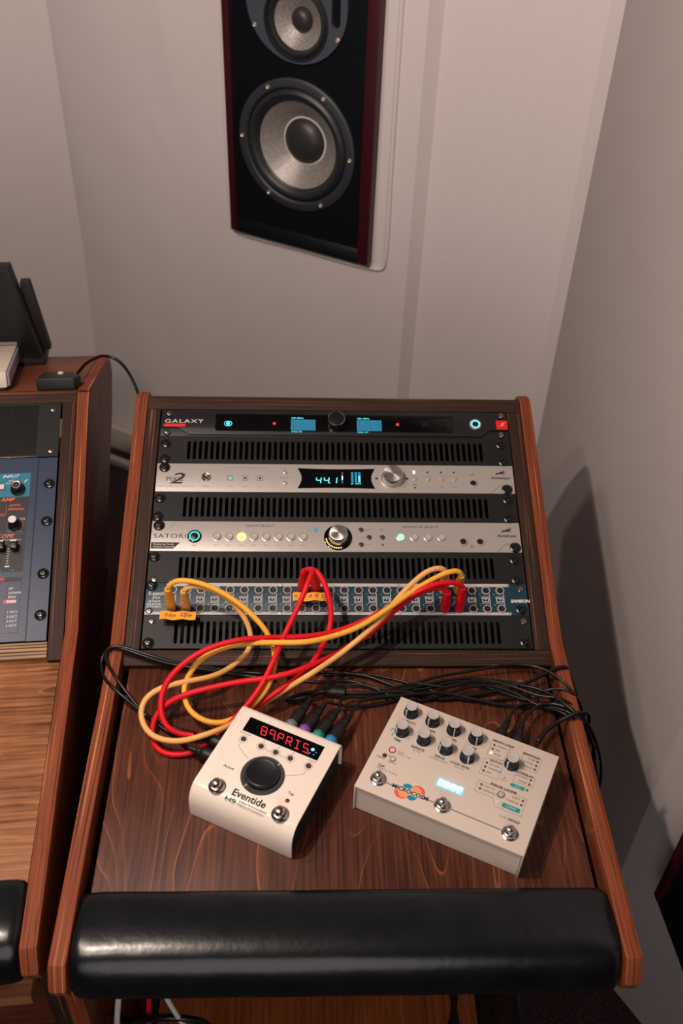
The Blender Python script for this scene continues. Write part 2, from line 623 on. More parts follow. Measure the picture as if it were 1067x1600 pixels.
def wall_sheet(name, A, B, z0, z1, nu, nz, shape, m, thick=0.02, bump_list=(), opening=None):
    """upright fabric wall from A to B (left to right as seen from the room); shape(u, L) pushes the cloth in or out"""
    A, B = Vector((*A, 0)), Vector((*B, 0))
    d = (B - A)
    Ln = d.length
    d.normalize()
    n = Vector((d.y, -d.x, 0))            # towards the room
    verts, faces = [], []
    for i in range(nu + 1):
        u = Ln * i / nu
        for j in range(nz + 1):
            z = z0 + (z1 - z0) * j / nz
            off = shape(u, Ln, z)
            for (bu, bz, su, sz, tilt, amp) in bump_list:
                du = (u - bu) - tilt * (z - bz)
                off += amp * math.exp(-(du / su) ** 2 - ((z - bz) / sz) ** 2)
            verts.append(A + d * u + n * off + Vector((0, 0, z)))
    for i in range(nu):
        for j in range(nz):
            a = i * (nz + 1) + j
            if opening:
                uc, zc = Ln * (i + .5) / nu, z0 + (z1 - z0) * (j + .5) / nz
                if opening[0] < uc < opening[1] and opening[2] < zc < opening[3]:
                    continue
            faces.append((a, a + nz + 1, a + nz + 2, a + 1))
    c = len(verts)
    for i in (0, nu):
        for z in (z0, z1):
            verts.append(A + d * (Ln * i / nu) - n * thick + Vector((0, 0, z)))
    faces.append((c, c + 1, c + 3, c + 2))
    me = mesh_from(name, verts, faces, True)
    return struct(new_obj(name, me, m))


floor = struct(new_obj('floor', mesh_from('floor', [(-2.6, -2.2, FLOOR_Z), (2.4, -2.2, FLOOR_Z), (2.4, 2.0, FLOOR_Z), (-2.6, 2.0, FLOOR_Z),
                                                    (-2.6, -2.2, FLOOR_Z - .05), (2.4, -2.2, FLOOR_Z - .05), (2.4, 2.0, FLOOR_Z - .05), (-2.6, 2.0, FLOOR_Z - .05)],
                                         [(0, 1, 2, 3), (7, 6, 5, 4), (0, 4, 5, 1), (1, 5, 6, 2), (2, 6, 7, 3), (3, 7, 4, 0)]), 'carpet'))
ceil = struct(new_obj('ceiling', mesh_from('ceiling', [(-2.6, -2.2, CEIL_Z), (2.4, -2.2, CEIL_Z), (2.4, 2.0, CEIL_Z), (-2.6, 2.0, CEIL_Z),
                                                       (-2.6, -2.2, CEIL_Z + .05), (2.4, -2.2, CEIL_Z + .05), (2.4, 2.0, CEIL_Z + .05), (-2.6, 2.0, CEIL_Z + .05)],
                                           [(3, 2, 1, 0), (4, 5, 6, 7), (0, 1, 5, 4), (1, 2, 6, 5), (2, 3, 7, 6), (3, 0, 4, 7)]), 'ceiling'))

P_L = (-0.599, 1.384)      # corner left of the speaker wall
P_K = (0.158, 0.9645)      # seam right of the speaker
P_R = (0.437, 0.811)       # corner with the right wall
P_2 = (0.437, -0.050)      # outer corner of the right wall
P_3 = (0.437 + 0.51 * 1.6, -0.05 - 0.86 * 1.6)


def sh_left(u, L, z):
    return 0.0


def sh_spk(u, L, z):
    a = -0.026 * math.exp(-(u / 0.09)) * (0.75 + 0.25 * math.sin(z * 3.0 + 1.0))
    return a + 0.0012 * math.sin(u * 31 + z * 3) * math.sin(z * 7 + u * 5) * min(1, (L - u) / 0.1)


def sh_seam(u, L, z):
    t = u / L
    return -0.11 * (1 - math.exp(-u / 0.10)) * (1 - t ** 2.4)


def sh_right(u, L, z):
    return 0.0


wall_sheet('wall_left', (-2.6, 1.384), (P_L[0] + .035, P_L[1]), FLOOR_Z, CEIL_Z, 60, 30, sh_left, 'wall')
spk_wall = wall_sheet('wall_back', P_L, P_K, FLOOR_Z, CEIL_Z, 110, 90, sh_spk, 'wall', opening=(.475, .765, .03, .58),
                      bump_list=[(0.30, 0.16, 0.012, 0.07, -0.55, 0.0025), (0.34, 0.02, 0.014, 0.06, -1.1, 0.002),
                                 (0.33, 0.33, 0.02, 0.10, -0.1, 0.0018), (0.60, -0.06, 0.05, 0.012, 0.0, -0.0015)])
wall_sheet('wall_back_seam', P_K, P_R, FLOOR_Z, CEIL_Z, 70, 30, sh_seam, 'wall')
wall_sheet('wall_right', P_R, P_2, FLOOR_Z, CEIL_Z, 40, 20, sh_right, 'wall_shaded')
wall_sheet('wall_right_front', P_2, P_3, FLOOR_Z, CEIL_Z, 20, 10, lambda u, L, z: 0.0, 'wall_shaded')


def base_strip(name, A, B, m):
    A, B = Vector((*A, FLOOR_Z)), Vector((*B, FLOOR_Z))
    d = (B - A)
    Ln = d.length
    o = box(name, m, None, 0, Ln * 1000, -18, 0, 0, 70, 3)
    o.location = A
    o.rotation_euler = (0, 0, math.atan2(d.y, d.x))
    return struct(o)


base_strip('baseboard_back', P_L, P_K, 'paint')
trough = base_strip('trim_1', (P_L[0] - .03, P_L[1] - .055), (P_K[0] - .03, P_K[1] - .055), 'paint')
trough.scale = (1, 1, 0.32)

# ------------------------------------------------------------------ consoles


def make_console(loc, yaw, label, right_side=True):
    t = thing('studio_console', label, 'console', loc, (0, 0, yaw), 'slanted plywood rack consoles')
    if right_side:
        prof = [(-388, 4), (-403, -20), (-397, -40), (-330, -95), (-40, -150), (430, -150), (478, -60), (425, 48), (391, 102), (376, 121), (357, 127.5), (11.2, 4)]
    else:
        prof = [(-388, 4), (-403, -20), (-397, -40), (-330, -95), (-40, -150), (150, -142), (358, -88), (438, -62), (524, -36), (588, 2), (590, 24), (573, 44), (345, 133), (357 - 6, 127.5), (11.2, 4)]
    for sgn in (-1, 1):
        x0, x1 = (262, 280) if sgn > 0 else (-280, -262)
        me = plate('side_panel', None, None, prof, x0, x1, axis='x', bev=4.5, me_only=True)
        me.materials.append(MT['edge_orange'])
        me.materials.append(MT['panel_face'])
        for p in me.polygons:
            p.material_index = 1 if abs(p.normal.x) > 0.8 else 0
        new_obj('side_panel', me, None, t)
        lx0, lx1 = (264, 282) if sgn > 0 else (-282, -264)
        zf = FLOOR_Z * 1000
        fr = -372 if (sgn < 0 or not right_side) else -90
        leg = plate('leg', None, None, [(fr, -62), (fr + 27, -95), (fr + 72, -120), (250, -120), (250, zf), (200, zf), (170, -560), (fr + 122, -560), (fr + 72, zf), (fr, zf)], lx0, lx1, axis='x', me_only=True)
        leg.materials.append(MT['edge_orange' if right_side else 'edge_brown_v'])
        leg.materials.append(MT['panel_face'])
        for p in leg.polygons:
            p.material_index = 1 if abs(p.normal.x) > 0.8 else 0
        new_obj('leg', leg, None, t)
    # frame strips lie in the rack plane
    def slope(o):
        o.rotation_euler = (SLOPE, 0, 0)
        return o
    slope(box('top_strip', 'edge_brown_h', t, -262, 262, 356.5, 378.5, -40, 0, 1))
    if right_side:
        slope(box('bottom_strip', 'edge_brown_h', t, -262, 262, -21.5, -1.2, -40, 0, 1))
    else:
        slope(box('bottom_strip', 'edge_tan_h', t, -243, 243, -21.5, -1.2, -40, 0, 1))
    for sgn in (-1, 1):
        x0, x1 = sorted((sgn * 243.6, sgn * 261.8))
        slope(box('side_strip', 'edge_brown_v', t, x0, x1, -0.8 if right_side else -26, 356, -30, 0, 0.8))
    slope(box('rack_cavity', 'slot_dark', t, -261, 261, -20, 372, -230, -150))
    box('desk_board', 'desk_dark' if right_side else 'desk_lit', t, -254.5, 254.5 if right_side else 258, -312, -13, -33, -15, 0.8)
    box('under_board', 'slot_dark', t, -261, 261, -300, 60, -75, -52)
    # padded arm rest: rounded profile swept along x with soft ends
    pr = [(-311, -16), (-310.5, -7), (-314, -1), (-322, 2.5), (-338, 5.5), (-356, 7.5), (-371, 7), (-383, 3), (-392, -6), (-398, -20), (-400, -36), (-396, -49), (-384, -58), (-345, -63), (-318, -60), (-311, -40)]
    pr = [tuple(Vector(a)) for a in pr]
    sm = []
    n = len(pr)
    for i in range(n):
        p0, p1, p2, p3 = (Vector(pr[(i + q) % n]) for q in (-1, 0, 1, 2))
        for s in range(3):
            u = s / 3
            sm.append(0.5 * ((2 * p1) + (p2 - p0) * u + (2 * p0 - 5 * p1 + 4 * p2 - p3) * u * u + (3 * p1 - p0 - 3 * p2 + p3) * u ** 3))
    cx, cy = -355, -26
    xs = [-260.5, -260, -257, -251, -242, -225, -180, -120, -60, 0, 60, 120, 180, 225, 242, 251, 257, 260, 260.5]
    ks = [0.80, 0.90, 0.955, 0.985, 0.997, 1, 1, 1, 1, 1, 1, 1, 1, 1, 0.997, 0.985, 0.955, 0.90, 0.80]
    verts, faces = [], []
    m = len(sm)
    for x, kq in zip(xs, ks):
        for p in sm:
            wob = 0.6 * math.sin(x * 0.05 + p.x * 0.06) * kq
            verts.append((x * K, (cx + (p.x - cx) * kq) * K, (cy + (p.y - cy) * kq + wob) * K))
    for i in range(len(xs) - 1):
        for j in range(m):
            j2 = (j + 1) % m
            faces.append((i * m + j, i * m + j2, (i + 1) * m + j2, (i + 1) * m + j))
    faces.append(tuple(range(m)))
    faces.append(tuple((len(xs) - 1) * m + j for j in range(m))[::-1])
    new_obj('arm_rest', mesh_from('arm_rest', verts, faces, True), 'leather', t)
    return t


L_LOC, L_YAW = (-0.5992, -0.0044, 0.0), math.radians(4.2)
console = make_console((0, 0, 0), 0.0, 'dark stained plywood console in the middle holding eight rack units and two pedals')
console_b = make_console(L_LOC, L_YAW, 'plywood console cut by the left edge with navy synthesizer panel and brightly lit desk board', False)
tb = box('top_board', 'panel_face', console_b, -261, 261.5, 0, 255, -16, -1, 0.6)
tb.location = (0, 0.352, 0.1285)
tb.rotation_euler = (-math.atan2(89, 232), 0, 0)
box('lower_shelf', 'desk_lit', console_b, -262, 249, -372, 60, -150, -132, 0.8)
box('lower_rail', 'panel_face', console_b, -262, 262, -330, -312, -330, -230, 0.8)

# ------------------------------------------------------------------ rack units


def rack_thing(name, label, w, left=False, group=None):
    """Empty at the lower middle of a rack unit, x right, y up the slope, z out of the panel; w = height along the slope in mm"""
    yaw = L_YAW if left else 0.0
    base = Vector(L_LOC) if left else Vector((0, 0, 0))
    p = Matrix.Rotation(yaw, 3, 'Z') @ (Matrix.Rotation(SLOPE, 3, 'X') @ Vector((0, w * K, 0)))
    return thing(name, label, 'rack unit', base + p, (SLOPE, 0, yaw), group)


ZF = 1.0                                   # front of a face plate


def rack_screw(parent, x, y, kind=0):
    if kind == 0:
        s = lathe('rack_screw', 'screw_black', parent, (x, y, ZF), [(7.4, 0), (7.4, .8), (6.2, 1.6), (4.6, 2.0), (4.4, 3.6), (3.4, 4.6), (2.0, 4.8), (1.6, 3.8), (0, 3.6)], 18, 'scr0')
    else:
        s = lathe('rack_screw', 'screw_steel', parent, (x, y, ZF), [(4.3, 0), (4.2, 1.2), (3.2, 2.2), (1.8, 2.5), (1.3, 1.6), (0, 1.5)], 14, 'scr1')
    s.rotation_euler = (0, 0, random.uniform(0, 1.5))
    return s


def slot_outline(cx, y0, y1, w):
    r = w / 2
    out = []
    for i in range(6):
        a = math.pi * i / 5
        out.append((cx + r * math.cos(a), y1 - r + r * math.sin(a)))
    for i in range(6):
        a = math.pi + math.pi * i / 5
        out.append((cx + r * math.cos(a), y0 + r + r * math.sin(a)))
    return out


VENT = 'black slotted vent panels'
VLAB = ['black slotted vent panel just below the topmost black rack unit', 'black slotted vent panel between the two silver rack units',
        'black slotted vent panel just above the teal patch panel', 'black slotted vent panel lowest in the rack, under the teal patch panel']
VSCR = [((-232, 31.5, 0), (-231.5, 7, 0), (229, 34.5, 0), (230, 6.5, 0)), ((-233.5, 34.5, 0), (-234.5, 6.5, 0), (230.5, 35.3, 0), (229, 6.5, 0)),
        ((-234.5, 36.2, 0), (-232, 4, 1), (230.8, 34, 0), (230.5, 5.5, 0)), ((-231, 36, 1), (-233, 7, 0), (232.7, 36.5, 1), (233, 8.4, 0))]
vent_mesh = None
for vi, k in enumerate((1, 3, 5, 7)):
    v = rack_thing('vent_panel', VLAB[vi], (7 - k) * U, group=VENT)
    if vent_mesh is None:
        holes = [slot_outline(-200.5 + 7.85 * i, 6.3, 36.3, 4.4) for i in range(52)]
        vent_mesh = plate('face_plate', None, None, [(-241.3, .3), (241.3, .3), (241.3, 44.15), (-241.3, 44.15)], -1.2, ZF, holes, me_only=True)
    new_obj('face_plate', vent_mesh, 'rack_black', v)
    for x, y, kd in VSCR[vi]:
        rack_screw(v, x, y, kd)

# --- topmost unit: black, two cyan screens
g = rack_thing('audio_converter', 'topmost black rack unit with two small cyan screens and a red label', 7 * U)
plate('face_plate', 'galaxy', g, [(-241.3, .3), (241.3, .3), (241.3, 44.15), (-241.3, 44.15)], -2, ZF - 1.5, bev=.3)
plate('raised_panel', 'galaxy', g, [(-241, 13.2), (-217, 13.2), (-202, 2.2), (202, 2.2), (216, 13.2), (241, 13.2), (241, 30.5), (216, 30.5), (206, 43), (-206, 43), (-219, 30.5), (-241, 30.5)],
      ZF - 2, ZF + 1, bev=.5)
plate('window', 'gloss_black', g, rrect(-166.5, 166.5, 8, 36.3, 3.5), ZF, ZF + 1.3, bev=.3)
zt = ZF + 1.0
txt('GALAXY', 6.2, 'ink_white', g, -236.5, 20.8, zt, sx=1.5, space=1.12)
txt('TM', 2.0, 'ink_white', g, -188.5, 24.8, zt)
plate('red_bar', 'ink_red', g, rrect(-237, -207.5, 14.4, 19.2, .8), zt, zt + .15)
zw = ZF + 1.35
for cx in (-150.2, -147.4):
    line2d('ring_icon', 'cyan_light', g, circle(cx, 20, 3.7, 16) + [(cx + 3.7, 20)], 0.7, zw)
plate('ring_icon', 'cyan_light', g, circle(-148.8, 20, 1.8, 10), zw, zw + .1)
for x, on in ((-85, True), (86.4, True)):
    led = lathe('indicator', 'red_light' if on else 'led_off', g, (x, 20.8, zw - .2), [(1.9, 0), (1.9, .5), (1.2, 1.0), (0, 1.1)], 12, 'led_s' + str(on))
    lathe('bezel', 'led_red', led, (0, 0, 0), [(3.1, 0), (3.0, .5), (2.1, .6), (1.95, .1)], 16, 'led_bz')
for x0, x1 in ((-62, -28), (29.7, 64)):
    s = plate('screen', 'cyan_dim', g, [(x0, 9.8), (x1, 9.8), (x1, 27.6), (x0, 27.6)], zw - .1, zw + .12)
    for i in range(15):
        x = x0 + 1.3 + i * (x1 - x0 - 1.5) / 15
        hgt = 15.5 - (3.2 if i in (3, 9) else 0)
        box('meter_bar', 'synth_black', s, x, x + .5, 10.8, 10.8 + hgt, zw + .12, zw + .17)
    txt('OSC 48kHz', 2.5, 'cyan_light', s, x0 + .5, 29.2, zw)
    txt('SYNC: INT', 2.3, 'cyan_light', s, x0 + .8, 6.4, zw)
kb = lathe('volume_knob', 'knob_black', g, (0.8, 20.5, zw), [(11.2, 0), (11.2, 13), (10.8, 14.4), (10.2, 14.6), (0, 14.4)], 36)
lathe('chrome_ring', 'chrome', kb, (0, 0, 13.4), [(10.9, 0), (11.7, .2), (11.8, 1.1), (11.1, 1.6), (10.3, 1.5)], 40)
for x in (125.4, 150.4):
    j = lathe('headphone_socket', 'knob_black', g, (x, 21.5, zw), [(4.6, 0), (4.5, 1.2), (3.4, 1.4), (3.0, .5), (0, -.2)], 18, 'gsock')
pw = lathe('power_button', 'nickel', g, (195.6, 22.3, zt), [(8.4, 0), (8.4, 1.2), (7.7, 2.0), (6.6, 2.2), (6.4, 1.6)], 32)
lathe('light_ring', 'cyan_light', pw, (0, 0, 1.4), [(6.5, 0), (6.2, .5), (4.7, .5), (4.4, 0)], 32)
lathe('button_cap', 'knob_black', pw, (0, 0, 1.2), [(4.5, 0), (4.4, .6), (2, .9), (0, .9)], 20)
lbl = plate('red_label', 'ink_red', g, rrect(225, 241, 14.6, 29.4, .5), zt, zt + .2)
line2d('label_mark', 'ink_white', lbl, [(230, 20.5), (235, 21.5), (233, 24), (237, 25.5)], .7, zt + .2)
for x, y in ((-231.2, 36.5), (-232, 5.5), (233, 38), (230.6, 5.8)):
    rack_screw(g, x, y, 1)
box('chassis', 'dark_case', g, -216, 216, 2, 42, -120, -3)


def antelope(m, parent, x, y, s, z):
    """small leaping animal emblem"""
    body = [(0, 2.4), (2, 3.4), (4, 3.4), (6, 4.6), (8.2, 5.0), (9.4, 6.6), (9.9, 5.2), (11.4, 4.6), (11.2, 4.0), (9.4, 4.0), (8.6, 2.8), (10.8, 1.6), (10.4, 1.0), (7.4, 2.2), (5, 1.7), (2.4, 1.7), (0.6, 0.2), (0.1, 0.6), (1.4, 2.0)]
    plate('emblem', m, parent, [(x + p[0] * s, y + p[1] * s) for p in body], z, z + .08)


def silver_plate(g):
    ol = [(-241.3, .3), (241.3, .3), (241.3, 44.15), (-241.3, 44.15)]
    plate('face_plate', 'silver', g, ol, -3, ZF, bev=.35)
    # chamfer lines by the ears and dark cover edge
    line2d('ear_line', 'ink_grey', g, [(-209, 43.4), (-214, 40), (-218, 33)], .35, ZF)
    line2d('ear_line', 'ink_grey', g, [(208.3, .8), (221.5, 12.7), (240, 12.7)], .8, ZF)
    txt('Antelope', 4.3, 'ink', g, 210.5, 22.9, ZF, bold=.12, shear=.15, sx=1.15)
    antelope('ink', g, 216.5, 28.6, 1.25, ZF)
    box('chassis', 'dark_case', g, -216, 216, 2, 42, -150, -4)


# --- clock converter: 44.1
p2 = rack_thing('clock_converter', 'silver rack unit reading 44.1 in cyan digits on a dark window', 5 * U)
silver_plate(p2)
txt('PIXIE', 7.0, 'ink', p2, -228.5, 16.4, ZF, sx=1.12, bold=.05)
txt('2', 17.5, 'ink', p2, -224.5, 12.6, ZF + .05, shear=.3, sx=1.55, bold=.22)
txt('64 BIT FOCUSED CLOCK TECHNOLOGY', 1.9, 'ink_grey', p2, -239, 7.6, ZF, sx=1.05)
txt('2 Channel AD/DA Converter & Master Clock', 2.0, 'ink_grey', p2, -152.5, 37.2, ZF, sx=1.12)
sk = lathe('power_knob', 'chrome', p2, (-174.8, 22.5, ZF), [(6.2, 0), (6.2, 1.2), (5.2, 2), (5, 4.5), (4.4, 5.4), (2.6, 5.0), (1.4, 3.4), (0, 3.0)], 24)
txt('POWER', 1.9, 'ink_grey', p2, -174.8, 7.6, ZF, 'CENTER')
for x, s, lit in ((-142.5, 'OVEN', True), (-122.6, 'LOCK', False), (-102.4, 'USB', False)):
    fr = plate('lamp_frame', 'ink_grey', p2, rrect(x - 3.8, x + 3.8, 17.8, 25.4, 1), ZF, ZF + .15, [rrect(x - 3.1, x + 3.1, 18.5, 24.7, .8)])
    lathe('lamp', 'teal_light' if lit else 'ink', fr, (x, 21.6, ZF), [(1.7, 0), (1.5, .5), (0, .7)], 12, 'lampm' + str(lit))
    txt(s, 1.9, 'ink_grey', p2, x, 7.6, ZF, 'CENTER')
for y in (30.8, 14.2):
    lathe('select_button', 'nickel', p2, (-69.3, y, ZF), [(3.4, 0), (3.4, .8), (2.7, 1.6), (1.4, 2.0), (0, 2.0)], 18, 'tinybtn')
txt('FREQUENCY', 2.0, 'ink_grey', p2, -69.3, 21.6, ZF, 'CENTER')
for y, d in ((36.5, 1), (7.2, -1)):
    plate('arrow_mark', 'ink_grey', p2, [(-70.6, y), (-68.0, y), (-69.3, y + 1.6 * d)], ZF, ZF + .08)
wl = []
for i in range(9):
    t_ = i / 8
    wl.append((-52.2 + 5.4 * math.sin(math.pi * t_), 37.8 - 31.4 * t_))
wr = []
for i in range(9):
    t_ = i / 8
    wr.append((52.2 - 5.2 * math.sin(math.pi * t_), 6.2 + 31.5 * t_))
mid_b = [(x, 6.2 + 1.2 * (1 - (x / 52) ** 2)) for x in (-39, -26, -13, 0, 13, 26, 39)]
mid_t = [(x, 37.8 - 1.2 * (1 - (x / 52) ** 2)) for x in (39, 26, 13, 0, -13, -26, -39)]
win = plate('display_window', 'gloss_black', p2, wl + mid_b + wr + mid_t, ZF - .5, ZF + .4)
zd = ZF + .45
digits('digit', '441', 'cyan_light', win, -27.5, 14.2, zd, 6.2, 9.2, 10.6, 1.35)
box('decimal_point', 'cyan_light', win, -9.2, -8.0, 14.0, 15.3, zd, zd + .1)
for i in range(6):
    box('level_bar', 'cyan_dim' if i not in (2, 3) else 'white_light', win, 7.2, 8.8, 14.4 + i * 2.9, 16.8 + i * 2.9, zd, zd + .1)
for cx in (20, 25, 29.5):
    box('level_bar', 'cyan_dim', win, cx, cx + 3.2, 16.2, 32, zd, zd + .1)
box('level_bar', 'cyan_light', win, 29.8, 32.4, 16.2, 26, zd + .1, zd + .15)
txt('dB', 2.1, 'cyan_light', win, 19.5, 13, zd)
txt('MODE', 2.1, 'cyan_light', win, 25, 13, zd)
bk = lathe('volume_knob', 'silver_knob', p2, (75.2, 22.6, ZF), [(14.6, 0), (14.6, 2.0), (13.6, 2.6), (13.4, 13.4), (12.8, 14.6), (12.2, 14.7), (0, 14.4)], 48)
line2d('pointer', 'nickel', bk, [(4, 6), (7.5, 11)], .7, 14.5)
for dx in (-21, 20):
    plate('speaker_icon', 'ink', p2, [(75.2 + dx - 1.6, 21.4), (75.2 + dx + .2, 21.4), (75.2 + dx + 2, 20), (75.2 + dx + 2, 25), (75.2 + dx + .2, 23.6), (75.2 + dx - 1.6, 23.6)], ZF, ZF + .08)
plate('lamp', 'white_light', p2, rrect(104.2, 107.0, 30.5, 35.3, 1), ZF, ZF + .5)
for x in (106, 124.2, 142.3, 160.0):
    lathe('push_button', 'nickel', p2, (x, 22.8, ZF), [(3.4, 0), (3.4, .8), (2.7, 1.6), (1.4, 2.0), (0, 2.0)], 18, 'tinybtn')
    if x > 110:
        plate('lamp', 'ink', p2, circle(x, 33, 1.4, 10), ZF, ZF + .1)
for x, s in ((124.2, 'AES'), (142.3, 'S/PDIF'), (160, 'ADAT')):
    txt(s, 1.9, 'ink_grey', p2, x, 9.2, ZF, 'CENTER')


def headphones(parent, x, y, m='ink'):
    line2d('headphone_icon', m, parent, [(x - 1.8, y - 1.6), (x - 1.8, y + .4), (x - 1, y + 1.7), (x + 1, y + 1.7), (x + 1.8, y + .4), (x + 1.8, y - 1.6)], .6, ZF)


headphones(p2, 106, 12.6)
plate('lamp', 'ink', p2, circle(106, 8.6, 1.3, 10), ZF, ZF + .1)
headphones(p2, 185.3, 29)
SOCK = [(5.6, 0), (5.6, .9), (5.0, 1.6), (4.1, 1.6), (3.7, .6), (3.6, -4), (0, -4.2)]


def socket(parent, x, y, name='headphone_socket'):
    s = lathe(name, 'nickel', parent, (x, y, ZF), [(5.9, 0), (5.9, .9), (5.3, 1.6), (4.3, 1.6), (3.9, 1.0)], 20, 'sock')
    lathe('socket_hole', 'hole', s, (0, 0, 0), [(4.0, 1.2), (3.4, .5), (0, .3)], 16, 'sockh')
    return s


socket(p2, 185.4, 16)
for x, y, kd in ((-231, 37.5, 0), (230.7, 6.5, 0)):
    rack_screw(p2, x, y, kd)

# --- monitor controller
st = rack_thing('monitor_controller', 'silver rack unit with a row of round buttons, one lit amber', 3 * U)
silver_plate(st)
txt('SATORI', 6.4, 'ink', st, -238.2, 19.3, ZF, sx=1.32, space=1.1)
tg = plate('black_tag', 'ink', st, [(-240.5, 3.8), (-211.5, 3.8), (-203.2, 12.9), (-240.5, 12.9)], ZF, ZF + .1)
txt('Mastering Grade', 2.7, 'ink_white', tg, -237.5, 8.9, ZF + .1, sx=1.05)
txt('Monitor Controller', 2.7, 'ink_white', tg, -237.5, 5.2, ZF + .1)
pb = lathe('power_button', 'gloss_black', st, (-185.3, 21.6, ZF), [(9.2, 0), (9.2, .9), (8.4, 1.4), (7.2, 1.5)], 32)
lathe('light_ring', 'teal_light', pb, (0, 0, 1.0), [(7.4, 0), (7.0, .7), (5.2, .7), (4.9, 0)], 32)
lathe('button_cap', 'knob_black', pb, (0, 0, .6), [(5.0, 0), (4.8, 1.2), (2.5, 1.8), (0, 1.8)], 24)
txt('PWR', 2.0, 'ink_grey', st, -185.3, 7.4, ZF, 'CENTER')


def round_button(x, y, lit):
    b = lathe('input_button', lit or 'button', st, (x, y, ZF), [(4.6, 0), (4.5, 1.6), (3.9, 2.2), (2.2, 1.9), (2.0, 2.1), (0, 2.2)], 20, 'rbtn' + str(lit))
    lathe('button_ring', 'amber_light' if lit == 'amber_light' else 'nickel', b, (0, 0, 0), [(6.2, 0), (6.1, .6), (5.2, .9), (4.7, .3)], 24, 'rring' + str(lit))
    return b


for i in range(8):
    x = -156.3 + 16.03 * i
    round_button(x, 21.4, 'amber_light' if i == 2 else None)
    txt('INP %d' % (i + 1), 1.9, 'ink_grey', st, x, 8.2, ZF, 'CENTER')
for i in range(4):
    x = 83.4 + 17.95 * i
    round_button(x, 21.8, 'green_light' if i == 0 else None)
    txt(str(i + 1), 2.0, 'ink_grey', st, x, 7.8, ZF, 'CENTER')
txt('INPUT SELECT', 3.0, 'ink', st, -100, 36.4, ZF, 'CENTER', sx=1.4)
txt('MONITOR SELECT', 3.0, 'ink', st, 110, 35.9, ZF, 'CENTER', sx=1.4)
for x, y, s, side in ((-29.1, 32.2, 'DIM', -1), (31.4, 32.4, 'MONO', 1), (41.9, 21.4, 'DIM', -1), (31.2, 10.7, 'MUTE', 1), (59.2, 21.5, '', 0)):
    lathe('small_button', 'led_dark' if x > 0 else 'ink_blue', st, (x, y, ZF), [(3.5, 0), (3.4, .7), (2.8, 1.0), (0, .9)], 16, 'dimb' + str(x > 0))
    if s:
        txt(s, 2.0, 'ink_grey', st, x + side * 4.6, y - 1, ZF, 'LEFT' if side > 0 else 'RIGHT')
line2d('mic_icon', 'ink_grey', st, circle(58.8, 32.6, 2, 12) + [(60.8, 32.6)], .4, ZF)
plate('mic_icon', 'ink', st, rrect(58.5, 60.3, 8.6, 12.4, .8), ZF, ZF + .1)
kbp = lathe('volume_knob', 'gloss_black', st, (1.2, 21.0, ZF), [(18.6, 0), (18.5, .5), (17.8, .8), (0, .8)], 48)
lathe('knob_body', 'silver_knob', kbp, (0, 0, .8), [(12.8, 0), (12.6, 6), (11.8, 12.8), (11.2, 13.8), (10.6, 14.0), (0, 13.8)], 48)
line2d('pointer', 'screw_steel', kbp, [(5.5, 7.0), (7.2, 9.2)], .8, 14.7)
for i in range(11):
    a = math.radians(190 + i * 10.4)
    s = plate('level_lamp', 'amber_light' if i < 10 else 'led_dark', kbp, circle(15.7 * math.cos(a), 15.7 * math.sin(a), .95, 8), .8, 1.2)
for x in (165.1, 187.3):
    socket(st, x, 15.6)
    plate('arrow_mark', 'ink_grey', st, circle(x, 36.6, .9, 8), ZF, ZF + .08)
headphones(st, 176.3, 8.4)
for x, y in ((-231.8, 37.4), (233, 7.2)):
    rack_screw(st, x, y, 0)

# --- patch panel with 48 sockets
pp = rack_thing('patchbay', 'teal rack patchbay with two rows of round sockets', 1 * U)
plate('face_plate', 'teal', pp, [(-241.3, .3), (241.3, .3), (241.3, 44.15), (-241.3, 44.15)], -2, ZF, bev=.3)
for y0, y1 in ((39.6, 44.0), (.5, 4.4)):
    sp = plate('light_stripe', 'stripe', pp, rrect(-241 if y0 < 5 else -214, 219, y0, y1, .6), ZF, ZF + .12)
    for x in (-214, -63 - 9, 77, 217):
        lathe('stripe_screw', 'nickel', sp, (x, (y0 + y1) / 2, ZF + .1), [(1.9, 0), (1.8, .6), (.6, .8), (.4, .4), (0, .4)], 10, 'ssc')
zp = ZF + .05
COLX = [-208.2 + 18.043 * i for i in range(24)]
for i, x in enumerate(COLX):
    for y in (34.2, 9.0):
        socket(pp, x, y, 'patch_socket')
    line2d('bracket_print', 'ink_pale', pp, [(x + 4.2, 29.6), (x + 4.2, 13.2)], 1.2, zp)
    line2d('bracket_print', 'ink_pale', pp, [(x + 4.2, 25.6), (x - 6.2, 25.6), (x - 6.2, 24.0)], .9, zp)
    line2d('bracket_print', 'ink_pale', pp, [(x + 4.2, 17.0), (x - 6.2, 17.0)], .9, zp)
    sb = plate('switch_frame', 'stripe', pp, rrect(x - 5.6, x + 3.0, 18.3, 24.3, .6), ZF, ZF + .2, [rrect(x - 4.4, x + 2.0, 19.6, 23.0, .3)])
    box('switch_slot', 'hole', sb, x - 4.4, x + 2.0, 19.6, 23.0, ZF, ZF + .1)
    box('switch_lever', 'stripe', sb, x - 1.6, x - .2, 20.4, 22.4, ZF, ZF + 1.8, .2)
    txt(str(i + 1), 1.7, 'ink_pale', pp, x - 9.4, 28.4, zp)
    txt(str(i + 25), 1.7, 'ink_pale', pp, x - 9.6, 13.6, zp)
txt('S-patch', 5.0, 'ink_white', pp, -238, 27.2, zp, bold=.1)
txt('plus', 4.2, 'ink_white', pp, -233, 22.2, zp, shear=.3)
for i, s in enumerate(('48 POINT', 'BALANCED', 'PATCHBAY')):
    txt(s, 2.6, 'ink_white', pp, -230, 17.2 - 3.6 * i, zp, 'CENTER', bold=.05)
txt('SAMSON', 4.0, 'ink_white', pp, 219.5, 18.2, zp, bold=.3, shear=.2, sx=1.1)
